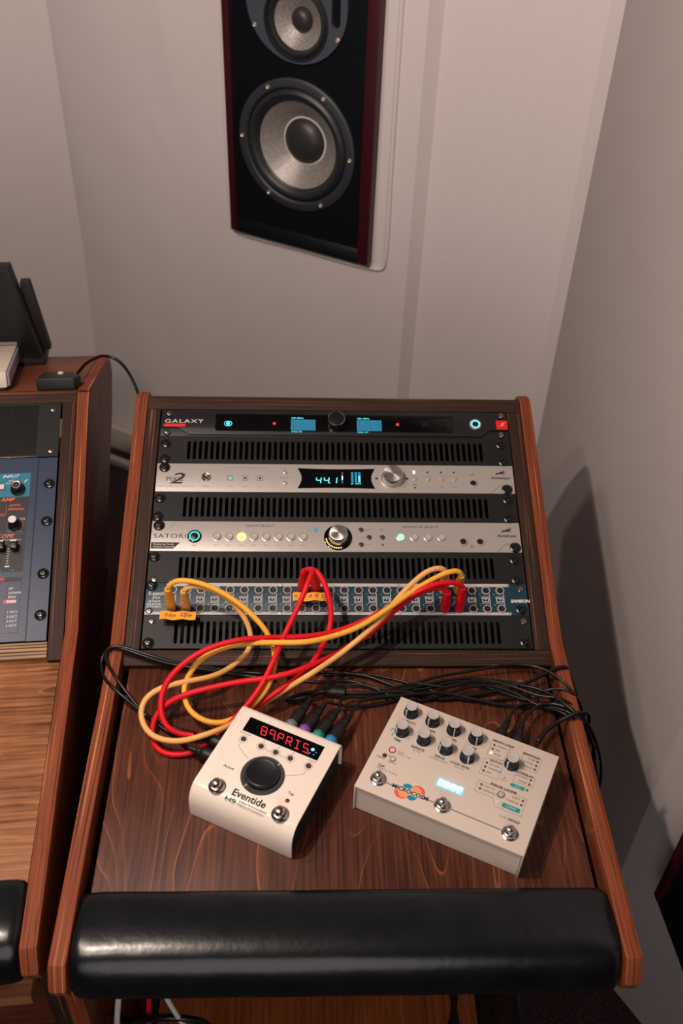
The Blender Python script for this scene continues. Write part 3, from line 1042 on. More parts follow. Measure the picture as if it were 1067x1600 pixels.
rack_screw(pp, -234.6, 40.1, 0)
rack_screw(pp, -235, 5.5, 1)
rack_screw(pp, 233, 36.5, 1)
rack_screw(pp, 232, 8.2, 0)

# --- left console: perforated cover and navy synthesizer
mp = rack_thing('mesh_cover', 'black perforated cover above the navy synthesizer in the left console', 6 * U, True)
perf = mat('perforated_steel', (0.005, 0.005, 0.005), 0.5, spec=0.2)
nt = perf.node_tree
vo = nt.nodes.new('ShaderNodeTexVoronoi')
vo.inputs['Scale'].default_value = 240
vo.inputs['Randomness'].default_value = 0.15
rp = nt.nodes.new('ShaderNodeValToRGB')
rp.color_ramp.elements[0].position = 0.30
rp.color_ramp.elements[0].color = (0.001, 0.001, 0.001, 1)
rp.color_ramp.elements[1].position = 0.42
rp.color_ramp.elements[1].color = (0.009, 0.0085, 0.0085, 1)
tcn = nt.nodes.new('ShaderNodeTexCoord')
nt.links.new(tcn.outputs['Object'], vo.inputs['Vector'])
nt.links.new(vo.outputs['Distance'], rp.inputs['Fac'])
nt.links.new(rp.outputs['Color'], nt.nodes['Principled BSDF'].inputs['Base Color'])
MT['perf'] = perf
plate('face_plate', 'rack_black', mp, [(-241.3, .5), (241.3, .5), (241.3, 88.4), (-241.3, 88.4)], -2, ZF, [rrect(-212, 212, 4, 85, 2)])
plate('perforated_panel', 'perf', mp, rrect(-212, 212, 4, 85, 2), -1.5, 0.4)
box('lower_lip', 'screw_steel', mp, -241, 212, .6, 2.2, ZF, ZF + .8, .2)
for x, y in ((230.8, 77), (231.4, 9), (-231, 77), (-231, 9)):
    rack_screw(mp, x, y, 1)

sy = rack_thing('synthesizer', 'navy rack synthesizer with teal and black sections in the left console', 0, True)
plate('face_plate', 'blue_panel', sy, [(-241.3, .5), (241.3, .5), (241.3, 266.3), (-241.3, 266.3)], -2, ZF - 1.2, bev=.3)
plate('front_panel', 'blue_panel', sy, [(-216.5, .5), (216.2, .5), (216.2, 266.3), (-216.5, 266.3)], ZF - 1.5, ZF, bev=.4)
line2d('panel_seam', 'hole', sy, [(217.0, .8), (217.0, 266)], .9, ZF - 1.2)
for y in (224.7, 167.6, 91.5, 34.5):
    for x in (232.5, -232.5):
        rack_screw(sy, x, y, 0).location.z = (ZF - 1.2) * K
plate('teal_section', 'synth_teal', sy, rrect(60, 207.6, 205.8, 242.3, 1.2), ZF, ZF + .12)
plate('black_section', 'synth_black', sy, rrect(60, 207.3, 151.8, 205.4, .8), ZF, ZF + .12)
plate('black_section', 'synth_black', sy, rrect(60, 207.0, 95.6, 149.6, .8), ZF, ZF + .12)
plate('black_section', 'synth_black', sy, rrect(60, 206.9, 82.4, 87.9, .5), ZF, ZF + .12)
line2d('section_line', 'hole', sy, [(100, 82.4), (206.6, 82.4), (206.6, 12.2), (100, 12.2)], .5, ZF)
zq = ZF + .15
txt('INPUT', 4.6, 'ink_white', sy, 171, 235.6, zq, shear=.25, sx=1.15, bold=.1)
txt('INST', 2.6, 'ink_white', sy, 179, 229.4, zq)
txt('MIC/LINE', 2.6, 'ink_white', sy, 176, 225.6, zq)
txt('AMP', 5.0, 'ink_orange', sy, 171.5, 199.6, zq, shear=.25, sx=1.25, bold=.2)
txt('AUTO', 3.2, 'ink_orange', sy, 183, 191.4, zq, sx=1.15, bold=.06)
txt('MANUAL', 3.2, 'ink_orange', sy, 182.5, 185.6, zq, sx=1.15, bold=.06)
line2d('link_line', 'ink_orange', sy, [(179.5, 193), (179.5, 180.5), (160, 180.5)], .4, zq)
txt('PAN', 2.4, 'ink_orange', sy, 172, 177.0, zq)
txt('VELOPE', 5.0, 'ink_orange', sy, 191.4, 145.0, zq, 'RIGHT', shear=.25, sx=1.2, bold=.2)
line2d('curve_print', 'ink_white', sy, [(176, 141.4), (180, 143), (184, 141.4), (192, 142.6), (202, 141.2)], .5, zq)
txt('LFO', 4.0, 'ink_orange', sy, 184.5, 83.6, zq, 'RIGHT', shear=.25, bold=.15)
line2d('tick_mark', 'ink_white', sy, [(200.4, 228.4), (203.2, 231.4)], 1.3, zq)
kn = lathe('level_knob', 'knob_black', sy, (192.7, 216.7, zq), [(9.6, 0), (9.5, 2), (7.4, 3.4), (6.9, 12.2), (6.2, 13.0), (5.4, 12.9), (4.6, 12.2), (0, 12.0)], 32)
lathe('knob_cap', 'hole', kn, (0, 0, 12.0), [(4.6, .0), (4.4, .5), (0, .6)], 20)
lathe('cap_ring', 'copper_screw', kn, (0, 0, 12.4), [(5.6, .4), (5.4, .9), (4.7, .8), (4.6, .1)], 24)
kn2 = lathe('level_knob', 'knob_black', sy, (192.4, 163.0, zq), [(8.6, 0), (8.5, 2), (6.4, 3.4), (5.6, 15.2), (5.2, 15.8), (0, 15.6)], 32)
lathe('knob_cap', 'ink_white', kn2, (0, 0, 15.6), [(5.3, 0), (5.2, .8), (4.6, 1.2), (0, 1.3)], 24)
line2d('dial_print', 'ink_grey', sy, [(192.4 + 10.8 * math.cos(math.radians(a)), 163 + 10.8 * math.sin(math.radians(a))) for a in range(-40, 225, 20)], .5, zq)
txt('VOL', 2.6, 'ink_white', sy, 198.5, 171, zq)
txt('MIN        MAX', 2.2, 'ink_blue', sy, 192.4, 152.8, zq, 'CENTER')
kn3 = lathe('level_knob', 'knob_black', sy, (163.5, 163.0, zq), [(8.6, 0), (8.5, 2), (6.4, 3.4), (5.6, 15.2), (5.2, 15.8), (0, 15.6)], 32)
bt = box('input_button', 'white_box', sy, 165, 175.2, 216.4, 223.6, zq, zq + 4, .6)
for x in (178.6, 195.0, 162.0):
    sl = box('slider_slot', 'hole', sy, x - 1, x + 1, 99.5, 136, zq, zq + .1)
    cap = box('slider_cap', 'knob_black', sy, x - 4.4, x + 4.4, 124, 136, zq + 4, zq + 12, 1.2)
    box('cap_line', 'ink_white', cap, x - 4.2, x + 4.2, 133.4, 135.2, zq + 11.4, zq + 12.15, .2)
for i in range(8):
    box('scale_mark', 'ink_white', sy, 185.4, 188.0, 104 + i * 3.5, 104.8 + i * 3.5, zq, zq + .08)
box('scale_mark', 'ink_white', sy, 184.0, 189.6, 102.6, 104.8, zq, zq + .08)
txt('S      R', 2.6, 'ink_blue', sy, 187, 96.6, zq, 'CENTER', space=1.6)
for i, (y, s) in enumerate(((72.3, 'UP'), (66.2, 'DOWN'), (60.5, 'RND'), (54.5, ''), (40, '1 OCT'), (33.8, '2 OCT'), (27.8, '3 OCT'), (21.8, '4 OCT'))):
    lathe('indicator', 'led_red', sy, (188.4, y, zq), [(1.5, 0), (1.3, .6), (0, .8)], 10, 'synled')
    if s:
        txt(s, 3.0, 'ink_white', sy, 191.4, y - 1.4, zq, sx=1.1, bold=.05)
    else:
        plate('lit_button', 'pink_light', sy, rrect(186.6, 202, y - 2, y + 2, 1.6), ZF, ZF + .12)

# ------------------------------------------------------------------ loudspeakers in the wall
HX = (math.pi / 2, 0, 0)                   # turns a profile so that it faces the room (local -y)


def loudspeaker(name, label, loc, yaw, z_top, group):
    t = thing(name, label, 'loudspeaker', loc, (0, 0, yaw), group)
    box('side_panel', 'burgundy', t, -153, -138, -8, 90, -203, z_top, 2.5)
    box('side_panel', 'burgundy', t, 142, 166, -8, 90, -203, z_top, 2.5)
    plate('front_baffle', 'baffle', t, [(-138, -180), (142, -180), (142, z_top), (-138, z_top)], -12, 0, [circle(0, 0, 108, 48), circle(1, 222, 64, 40)], rot=HX)
    sill = plate('lower_sill', 'baffle', t, [(0, -176), (-7, -196), (-7, -203), (90, -203), (90, -176)], -138, 142, axis='x', bev=1)
    box('cabinet', 'baffle', t, -138, 142, 60, 90, -203, z_top)
    box('top_panel', 'baffle', t, -138, 142, -2, 90, z_top - 18, z_top)
    box('bottom_panel', 'baffle', t, -138, 142, 0, 90, -203, -190)
    w = lathe('woofer_ring', 'driver_ring', t, (0, 0, 0), [(126, 0), (126, 3.5), (123, 5.5), (111, 6), (108, 3), (107, -2)], 64, rot=HX)
    lathe('surround', 'surround', w, (0, 0, 0), [(108, -2), (106.5, 1), (103, 5), (98, 7.2), (93, 6), (88.5, 2.5), (85, -3), (83, -4)], 64)
    lathe('cone', 'cone', w, (0, 0, 0), [(84, -3.5), (72, -13), (58, -24), (46, -34), (41, -38)], 64)
    lathe('dust_cap', 'dust_cap', w, (0, 0, 0), [(44, -35), (42.5, -31), (38, -25), (30, -19.5), (18, -15.5), (0, -14)], 48)
    cs = box('cone_strip', 'stripe', w, -1.8, 1.8, 0, 40, -.4, .4)  # pale strip running down the woofer cone
    d = Vector((-0.68, -0.73, 0)).normalized()
    xa = Vector((d.y, -d.x, 0))
    ya = (d + Vector((0, 0, .83))).normalized()
    za = xa.cross(ya)
    cs.matrix_local = Matrix.Translation(Vector((-0.0325, -0.035, -0.0315))) @ Matrix((xa, ya, za)).transposed().to_4x4()
    for i in range(6):
        a = math.radians(60 * i) - 0.007
        lathe('driver_screw', 'copper_screw', w, (117.5 * math.cos(a), 117.5 * math.sin(a), 5.4),
              [(4.2, 0), (4.0, 1.4), (2.6, 2.0), (1.6, 1.2), (0, 1.1)], 12, 'dscrew')
    pz = 255
    po = [(81 + 9 * math.cos(math.radians(a)), 250 + 17 * (1 if 0 < a < 180 else -1) + 9 * math.sin(math.radians(a))) for a in range(2, 360, 18)]
    pl = plate('midrange_plate', 'plate_blue', t, circle(1, pz, 102, 64), 0, 5.5, [circle(1, 222, 66, 48), po, circle(0, 318, 27, 30)], rot=HX, bev=0)
    port = plate('port_tube', 'hole', pl, [(81 + 8.8 * math.cos(math.radians(a)), 250 + 17 * (1 if 0 < a < 180 else -1) + 8.8 * math.sin(math.radians(a))) for a in range(2, 360, 18)], -20, -8)
    mdr = lathe('midrange_surround', 'surround', t, (1, 0, 222), [(66, 5.5), (65, 7), (62.5, 7.2), (61, 4), (60, 2), (57, 5), (53, 5.6), (49.5, 2), (47.5, -2)], 56, rot=HX)
    lathe('cone', 'cone', mdr, (0, 0, 0), [(48, -1.5), (40, -8), (30, -15), (21, -21), (18, -23)], 48)
    lathe('dust_cap', 'dust_cap', mdr, (0, 0, 0), [(21, -20.5), (20, -15), (16, -9.5), (9, -6.5), (0, -5.8)], 32)
    c2 = box('cone_strip', 'stripe', mdr, -1.3, 1.3, 0, 24, -.3, .3)  # pale strip on the midrange cone
    ya = (d + Vector((0, 0, .72))).normalized()
    za = xa.cross(ya)
    c2.matrix_local = Matrix.Translation(Vector((-0.0155, -0.0165, -0.0195))) @ Matrix((xa, ya, za)).transposed().to_4x4()
    for a in (210, 330, 90, 30, 150):
        lathe('driver_screw', 'copper_screw', t, (1 + 97.5 * math.cos(math.radians(a)), -5.4, pz + 97.5 * math.sin(math.radians(a))), [(4.2, 0), (4.0, 1.4), (2.6, 2.0), (1.6, 1.2), (0, 1.1)], 12, 'dscrew', rot=HX)
    tw = lathe('tweeter', 'driver_ring', t, (0, 0, 318), [(27, 5.5), (22, 2), (15, -3), (13, -3), (9, 0), (0, 2)], 32, rot=HX)
    box('plate_mark', 'hole', t, -3, 3, -6, -5.4, 159, 161.5)
    return t


S_LOC = (-0.0602, 1.0703, 0.2095)
S_YAW = math.radians(-28.94)
spk = loudspeaker('wall_speaker', 'burgundy sided loudspeaker with grey cones set in the fabric wall behind the rack', S_LOC, S_YAW, 395, 'wall loudspeakers')
spk.scale = (.991, .991, .991)


def dup(root, loc, rot, label):
    r = root.copy()
    COL.objects.link(r)
    r.location = loc
    r.rotation_euler = rot
    r['label'] = label
    for ch in list(root.children):
        c = ch.copy()
        COL.objects.link(c)
        c.parent = r
        for gch in list(ch.children):
            q = gch.copy()
            COL.objects.link(q)
            q.parent = c
    return r


dup(spk, (0.463, -0.2847, -0.154), (0, 0, math.radians(-85)), 'dark red loudspeaker side cut off by the lower right picture edge')

# fabric welt around the speaker opening
W = []
wx0, wx1, wz0, wz1 = -0.162, 0.194, -0.214, 0.42
for p in ((wx0, wz1), (wx0, wz0 + .03), (wx0 + .006, wz0 + .006), (wx0 + .03, wz0), (0, wz0), (wx1 - .03, wz0), (wx1 - .005, wz0 + .006), (wx1, wz0 + .03), (wx1, 0), (wx1, wz1)):
    W.append(Vector((p[0], 0.012, p[1])))
welt = new_obj('fabric_welt', tube_mesh('fabric_welt', catmull(W, .02), .0045, 8), 'wall')
welt.location = S_LOC
welt.rotation_euler = (0, 0, S_YAW)
struct(welt)
welt.name = 'trim_2'

# ------------------------------------------------------------------ effects pedal with a red read-out
DESK = -0.015
h9 = thing('effects_pedal', 'cream pedal with big black knob and red digits on the desk board', 'effects pedal', (-0.1637, -0.2186, DESK), (0, 0, math.radians(-26.33)))
TL = math.atan(.03)


def zt9(y):
    return 45 + .03 * y


outer = [(0, 1), (0, 22), (.6, 28), (2.6, 34.5), (6, 40), (10.5, 43.8), (16, zt9(16)), (112, zt9(112)), (117, 48.0), (120.6, 46), (122.6, 42.5), (123.4, 37), (123.6, 9)]
inner = []
for i, p in enumerate(outer):
    a = Vector(outer[max(i - 1, 0)])
    b = Vector(outer[min(i + 1, len(outer) - 1)])
    d = (b - a).normalized()
    inner.append((p[0] + d.y * 2.2, p[1] - d.x * 2.2))
plate('cover', 'cream', h9, outer + inner[::-1], 0, 121, axis='x', bev=.5)
plate('inner_case', 'dark_case', h9, [(4, .5), (4, 22), (7, 33), (12, 40), (20, 42.5), (112, 45), (119, 42), (119, .5)], 2.5, 118.5, axis='x')
cv = h9
for x in (14, 107):
    for y in (14, 108):
        lathe('rubber_foot', 'rubber', h9, (x, y, 0), [(0, 0), (6, 0), (6, .8), (0, .8)], 12, 'foot9')


def put9(o, x=None, y=None, h=0.05):
    """lay a part on the slightly tilted top of the pedal"""
    if x is None:
        o.location = (0, .00135, 0)
    else:
        o.location = (x * K, y * K, (zt9(y) + h) * K)
    o.rotation_euler = (TL, 0, 0)
    return o


dw = put9(plate('display_window', 'gloss_black', h9, [(15.4, 89.9), (106.3, 89.9), (106.3, 109), (15.4, 109)], 45, 45.25))
dg = digits('digit', '89PRIS', 'digit_red', dw, 35.8, 93.8, 45.3, 5.9, 10.0, 10.2, .95, slant=-.26)
for px_ in (52.6, 93.4):
    box('digit', 'digit_red', dw, px_, px_ + 1.2, 93.2, 94.4, 45.3, 45.4)
lathe('status_lamp', 'blue_light', dw, (96.4, 99.6, 45.25), [(1.0, 0), (.9, .4), (0, .5)], 12)
lathe('status_core', 'status_blue', dw, (96.0, 100.4, 45.3), [(1.9, 0), (1.6, .5), (0, .6)], 14)
for dx, dy in ((4.4, -1.0), (-1.5, -4.5), (3.2, -4.6)):
    lathe('status_lamp', 'blue_light', dw, (96.4 + dx, 99.6 + dy, 45.25), [(.8, 0), (0, .2)], 10)
for x in (22.3, 43.8, 61.5, 79.1, 100.9):
    b = put9(lathe('push_button', 'led_dark', h9, (0, 0, 0), [(3.1, 0), (3.0, 1.0), (2.2, 1.5), (1.0, 1.2), (0, 1.3)], 18, 'b9'), x, 80)
    put9(line2d('button_ring', 'ink_grey', h9, [(x + 4.7 * math.cos(math.radians(a)), 80 + 4.7 * math.sin(math.radians(a))) for a in range(0, 361, 20)], .35, 45))
for pts in ([(22, 75.2), (21.6, 70), (38.5, 60.4)], [(49, 80), (53, 78.2), (56.5, 79.6)], [(66.4, 80), (70, 77.8), (74, 79.2)], [(100.9, 75.2), (100.6, 68.6), (83.9, 58.8)]):
    put9(line2d('print_line', 'ink_grey', h9, pts, .45, 45))
for s, x in (('HOTKNOB', 20.5), ('PRESET', 102)):
    put9(txt(s, 2.0, 'ink_grey', h9, 0, 0, 0, 'CENTER'), x, 86.2)
for s, x in (('X', 43.8), ('Y', 61.5), ('Z', 79.1)):
    put9(txt(s, 2.2, 'ink_grey', h9, 0, 0, 0, 'CENTER'), x, 86)
kb = put9(lathe('main_knob', 'driver_ring', h9, (0, 0, 0), [(23.3, 0), (23.2, 1.6), (22.4, 2.4), (18.9, 2.2), (18.6, 1.2)], 64), 62.5, 48.4)
lathe('knob_cap', 'knob_black', kb, (0, 0, 1.2), [(18.4, 0), (18.2, 4.2), (17.2, 5.9), (15.8, 6.6), (14.8, 6.4), (13.5, 6.0), (0, 5.7)], 56)
for a in (62, 242):
    x, y = 21 * math.cos(math.radians(a)), 21 * math.sin(math.radians(a))
    line2d('knob_mark', 'ink_white', kb, [(x * .95, y * .95), (x * 1.06, y * 1.06)], .8, 2.35)
FS = [(9.3, 0), (9.3, .7), (8.4, 1.2), (7.9, 1.5), (7.4, 3.4), (6.6, 3.9), (5.2, 4.0), (4.9, 4.4), (4.7, 9.2), (4.2, 10.2), (2.6, 10.9), (0, 11.1)]
for x, y in ((25.9, 17.2), (100, 16.6)):
    f = put9(lathe('foot_switch', 'chrome', h9, (0, 0, 0), FS, 32, 'fs9'), x, y)
put9(txt('Active', 3.5, 'ink', h9, 0, 0, 0, 'CENTER', bold=.05), 25.2, 41)
put9(txt('Tap', 3.5, 'ink', h9, 0, 0, 0, 'CENTER', bold=.05), 99.3, 41.2)
put9(lathe('tempo_lamp', 'led_red', h9, (0, 0, 0), [(2.3, 0), (2.2, .6), (1.4, 1.2), (0, 1.4)], 16), 99.5, 33.6)
put9(lathe('active_lamp', 'cream', h9, (0, 0, 0), [(1.6, 0), (1.4, .3), (0, .4)], 14), 26, 33.2)
put9(txt('Eventide', 8.2, 'ink', h9, 0, 0, 0, bold=.27, sx=1.0), 43.2, 15.4)
put9(txt('H9', 5.0, 'ink', h9, 0, 0, 0, sx=1.5, bold=.02), 39.2, 7.2)
put9(txt('Harmonizer', 2.6, 'ink_grey', h9, 0, 0, 0, sx=1.9), 54.6, 10.6)
put9(txt('Effects Processor', 2.4, 'ink_grey', h9, 0, 0, 0, sx=1.3), 54.6, 7.2)

# ------------------------------------------------------------------ granular looper pedal
mc = thing('effects_pedal', 'warm grey pedal with nine knobs and a glowing blue white display', 'effects pedal', (0.0118, -0.2121, DESK), (0, 0, math.radians(-26.35)))
plate('enclosure', 'warm_grey', mc, [(-1, .5), (1, .5), (1, 40.8), (182.5, 40.8), (182.5, .5), (184.5, .5), (184.5, 43), (-1, 43)], -129.5, 1.6, rot=HX, bev=.4)
box('front_panel', 'warm_grey', mc, 1.6, 181.9, .4, 2.4, 1.2, 40.6)
box('back_panel', 'warm_grey', mc, 1.6, 181.9, 125, 127, 1.2, 40.6)
box('base_plate', 'dark_case', mc, 1.6, 181.9, 2.6, 124.8, .6, 3)
ZM = 43.02
KN = [(18, 111.8), (44, 111.4), (69.4, 110.8), (95, 110.6), (18.2, 84), (44, 84), (69.8, 83.4), (94.5, 83.4), (141, 96.2)]
for i, (x, y) in enumerate(KN):
    kb = lathe('knob', 'knob_black', mc, (x, y, ZM), [(8.2, 0), (8.2, 2.6), (7.3, 3.6), (6.7, 13.4), (6.3, 14)], 28, 'mck')
    lathe('knob_cap', 'cap_grey', kb, (0, 0, 13.6), [(6.5, 0), (6.4, .9), (5.8, 1.4), (5.2, 1.2), (0, 1.1)], 28, 'mckc')
    a = (-2.0, -1.9, -1.25, -1.2, -2.2, -2.6, -2.3, -1.15, -2.0)[i]
    p = box('pointer', 'ink_white', kb, 6.6, 8.35, -.6, .6, .6, 12.6)
    p.rotation_euler = (0, 0, a)
    plate('knob_print', 'ink_white', mc, circle(x, y, 9.1, 24), ZM, ZM + .06, [circle(x, y, 8.5, 24)])
MFS = [(8.7, 0), (8.7, .8), (7.8, 1.3), (7.2, 1.6), (6.8, 4.2), (6.0, 4.8), (4.6, 5.0), (4.3, 5.4), (4.1, 9.6), (3.6, 10.8), (2.2, 11.6), (0, 11.8)]
for x, y in ((18.7, 17), (91.1, 16.5), (164.2, 16.2)):
    lathe('foot_switch', 'chrome', mc, (x, y, ZM), MFS, 32, 'mfs')
plate('switch_plate', 'cap_grey', mc, circle(91.1, 16.5, 9.6, 32), ZM, ZM + .3)
for a, b in ((27.5, 38.5), (72.5, 82), (100.2, 156)):
    line2d('print_line', 'ink_grey', mc, [(a, 16.7), (b, 16.5)], 1.3, ZM)
txt('MICROCOSM', 4.6, 'ink', mc, 55, 14.8, ZM + .1, 'CENTER', bold=.22, sx=1.08)


def half(cx, cy, r, up):
    s = 1 if up else -1
    return [(cx + r * math.cos(math.pi * i / 16), cy + s * r * math.sin(math.pi * i / 16)) for i in range(17)]


plate('logo_shape', 'logo_teal', mc, half(50.8, 20.0, 5.8, True), ZM, ZM + .06)
plate('logo_shape', 'logo_red', mc, half(62.0, 20.0, 8.2, True), ZM, ZM + .06)
plate('logo_shape', 'logo_orange', mc, half(60.0, 20.0, 6.2, True), ZM + .02, ZM + .1)
plate('logo_shape', 'logo_red', mc, half(47.2, 13.8, 8.2, False), ZM, ZM + .06)
plate('logo_shape', 'logo_orange', mc, half(49.2, 13.8, 6.2, False), ZM + .02, ZM + .1)
plate('logo_shape', 'logo_teal', mc, half(58.2, 13.8, 5.8, False), ZM, ZM + .06)
dsp = plate('display_window', 'ice_halo', mc, rrect(75.6, 105.2, 36.6, 47, 1.6), ZM, ZM + .15)
for i in range(4):
    x = 78.6 + 6.9 * i
    q = plate('digit', 'ice_light', dsp, rrect(x - 1.4, x + 4.2, 38.2, 45.8, 1.2), ZM + .15, ZM + .5, [rrect(x + .9, x + 1.9, 41.2, 42.8, .3)])
txt('TAP', 3.0, 'ink', mc, 11, 32.4, ZM, bold=.12)
txt('PRESETS / SCENE', 2.3, 'ink_grey', mc, 11, 29.2, ZM)
txt('HOLD', 3.0, 'ink', mc, 170, 30.6, ZM, 'RIGHT', bold=.12)
txt('SAMPLER', 2.3, 'ink_grey', mc, 160.5, 30.6, ZM, 'RIGHT')
for s, x, y, s2 in (('TIME', 17.5, 70.6, ''), ('REPEATS', 42, 70.3, 'FILTER'), ('SPACE', 67.6, 70.2, 'REVERB MODE'), ('LOOP LEVEL', 91, 70.4, 'VOLUME'),
                    ('ACTIVITY', 20, 98.8, ''), ('SHAPE', 46, 98.4, ''), ('FILTER', 71.5, 98, ''), ('MIX', 97, 97.6, '')):
    txt(s, 2.9, 'ink', mc, x, y, ZM, 'CENTER', bold=.12)
    if s2:
        txt(s2, 2.2, 'ink_grey', mc, x, y - 3.6, ZM, 'CENTER')
for i in range(9):
    a = math.radians(250 - i * 36)
    r1, r2 = 10.2, 12
    if i in (0, 1, 2, 7, 8):
        line2d('dial_print', 'teal_print' if i < 3 else 'ink_blue', mc, [(18.2 + r1 * math.cos(a), 84 + r1 * math.sin(a)), (18.2 + r2 * math.cos(a + .25), 84 + r2 * math.sin(a + .25))], 1.2, ZM)
LEDP = [(4.0, 0), (4.0, .5), (3.0, .6), (2.6, .4)]
for x, y, m_, r in ((17.9, 57.6, 'pink_light', 3.1), (13.1, 47.6, 'led_off', 2.7), (23.0, 47.2, 'white_box', 2.4)):
    q = lathe('lamp', m_, mc, (x, y, ZM), [(r, 0), (r * .9, .6), (0, .9)], 18)
    if m_ != 'led_off':
        lathe('bezel', 'led_red' if m_ == 'pink_light' else 'ink_grey', q, (0, 0, 0), [(r + 1, 0), (r + .9, .4), (r, .4)], 20)
line2d('print_line', 'ink_grey', mc, [(17.9, 53.5), (17.9, 49), (14, 48.4)], .45, ZM)
line2d('print_line', 'ink_grey', mc, [(17.9, 49), (22, 47.8)], .45, ZM)
txt('SUBDIV', 2.2, 'ink', mc, 10, 42.6, ZM, 'CENTER')
txt('TEMPO', 2.2, 'ink', mc, 23.5, 41.4, ZM, 'CENTER')
txt('SHIFT', 2.3, 'ink_grey', mc, 24, 57.6, ZM)
txt('TEMPO / SUB', 2.0, 'ink_grey', mc, 24, 54.8, ZM)


def frame_box(pts):
    line2d('print_frame', 'ink_grey', mc, pts + [pts[0]], .35, ZM)


def small_led(x, y, m_='led_grey'):
    lathe('mode_lamp', m_, mc, (x, y, ZM), [(1.55, 0), (1.4, .5), (0, .7)], 12, 'ml' + m_)


frame_box([(112.2, 119), (133, 119), (133, 110), (131, 97.2), (112.2, 97.2)])
frame_box([(112.2, 93), (131.8, 97), (132.8, 91), (132.8, 71.8), (112.2, 71.8)])
frame_box([(148.4, 117.2), (168.6, 117.2), (168.6, 97.6), (151, 97.6), (148.4, 108)])
frame_box([(148, 91), (169, 91), (169, 78), (148, 78)])
frame_box([(115, 63), (168.6, 63), (168.6, 40), (140, 40), (135.5, 48.8), (115, 48.8)])
txt('MICRO LOOP', 2.8, 'ink', mc, 113, 117.6, ZM + .05, bold=.12)
for i, s in enumerate(('MOSAIC', 'SEQ', 'GLIDE')):
    y = 113 - 5.6 * i
    small_led(116, y, 'led_grey' if i < 2 else 'amber_light')
    txt(s, 2.2, 'ink', mc, 119, y - .9, ZM)
txt('GLITCH', 2.8, 'ink', mc, 118, 91.4, ZM + .05, bold=.12)
for i, s in enumerate(('BLOCKS', 'INTERRUPT', 'ARP')):
    y = 87.4 - 5.5 * i
    small_led(115.9, y)
    txt(s, 2.2, 'ink', mc, 119, y - .9, ZM)
txt('GRANULES', 2.8, 'ink', mc, 166.4, 115.8, ZM + .05, 'RIGHT', bold=.12)
for i, s in enumerate(('HAZE', 'TUNNEL', 'STRUM')):
    y = 112.4 - 5.4 * i
    small_led(165.2, y)
    txt(s, 2.2, 'ink', mc, 162.4, y - .9, ZM, 'RIGHT')
txt('MULTIDELAY', 2.8, 'ink', mc, 166.8, 89.8, ZM + .05, 'RIGHT', bold=.12)
for i, s in enumerate(('PATTERN', 'WARP')):
    y = 86.8 - 5.8 * i
    small_led(165.2, y)
    txt(s, 2.2, 'ink', mc, 162.4, y - .9, ZM, 'RIGHT')
plate('teal_tab', 'teal_print', mc, [(148, 75.2), (146.4, 73), (148, 70.8), (162.5, 70.8), (162.5, 75.2)], ZM, ZM + .08)
txt('FX D', 2.0, 'ink_white', mc, 155, 72.2, ZM + .08, 'CENTER')
small_led(165.2, 73.2)
txt('PHRASE LOOPER', 2.8, 'ink', mc, 142.5, 63.2, ZM + .05, 'CENTER', bold=.12)
for y, s in ((59, 'ONLY FX'), (53.6, 'OVERDUB ONLY')):
    small_led(119.6, y)
    txt(s, 2.1, 'ink', mc, 122.4, y - .9, ZM)
for y, s in ((58.8, 'BURST'), (53.2, 'OVERDUB')):
    small_led(165, y)
    txt(s, 2.1, 'ink', mc, 162, y - .9, ZM, 'RIGHT')
q = lathe('loop_button', 'button', mc, (142, 56.1, ZM), [(3.0, 0), (2.8, 1), (0, 1.2)], 18)
lathe('bezel', 'ink_grey', q, (0, 0, 0), [(4.3, 0), (4.2, .5), (3.1, .5)], 20)
lathe('loop_button', 'white_box', mc, (142, 46, ZM), [(2.7, 0), (2.5, .8), (0, 1)], 18)
plate('teal_tab', 'teal_print', mc, rrect(146.6, 165.9, 42.8, 48.2, .6), ZM, ZM + .08)
txt('LOOPER', 2.2, 'ink_white', mc, 156, 44.6, ZM + .08, 'CENTER')
plate('preset_mark', 'ink', mc, circle(139, 77.6, .8, 8), ZM, ZM + .05)
txt('PRESET', 2.0, 'ink_grey', mc, 139, 73.6, ZM, 'CENTER')

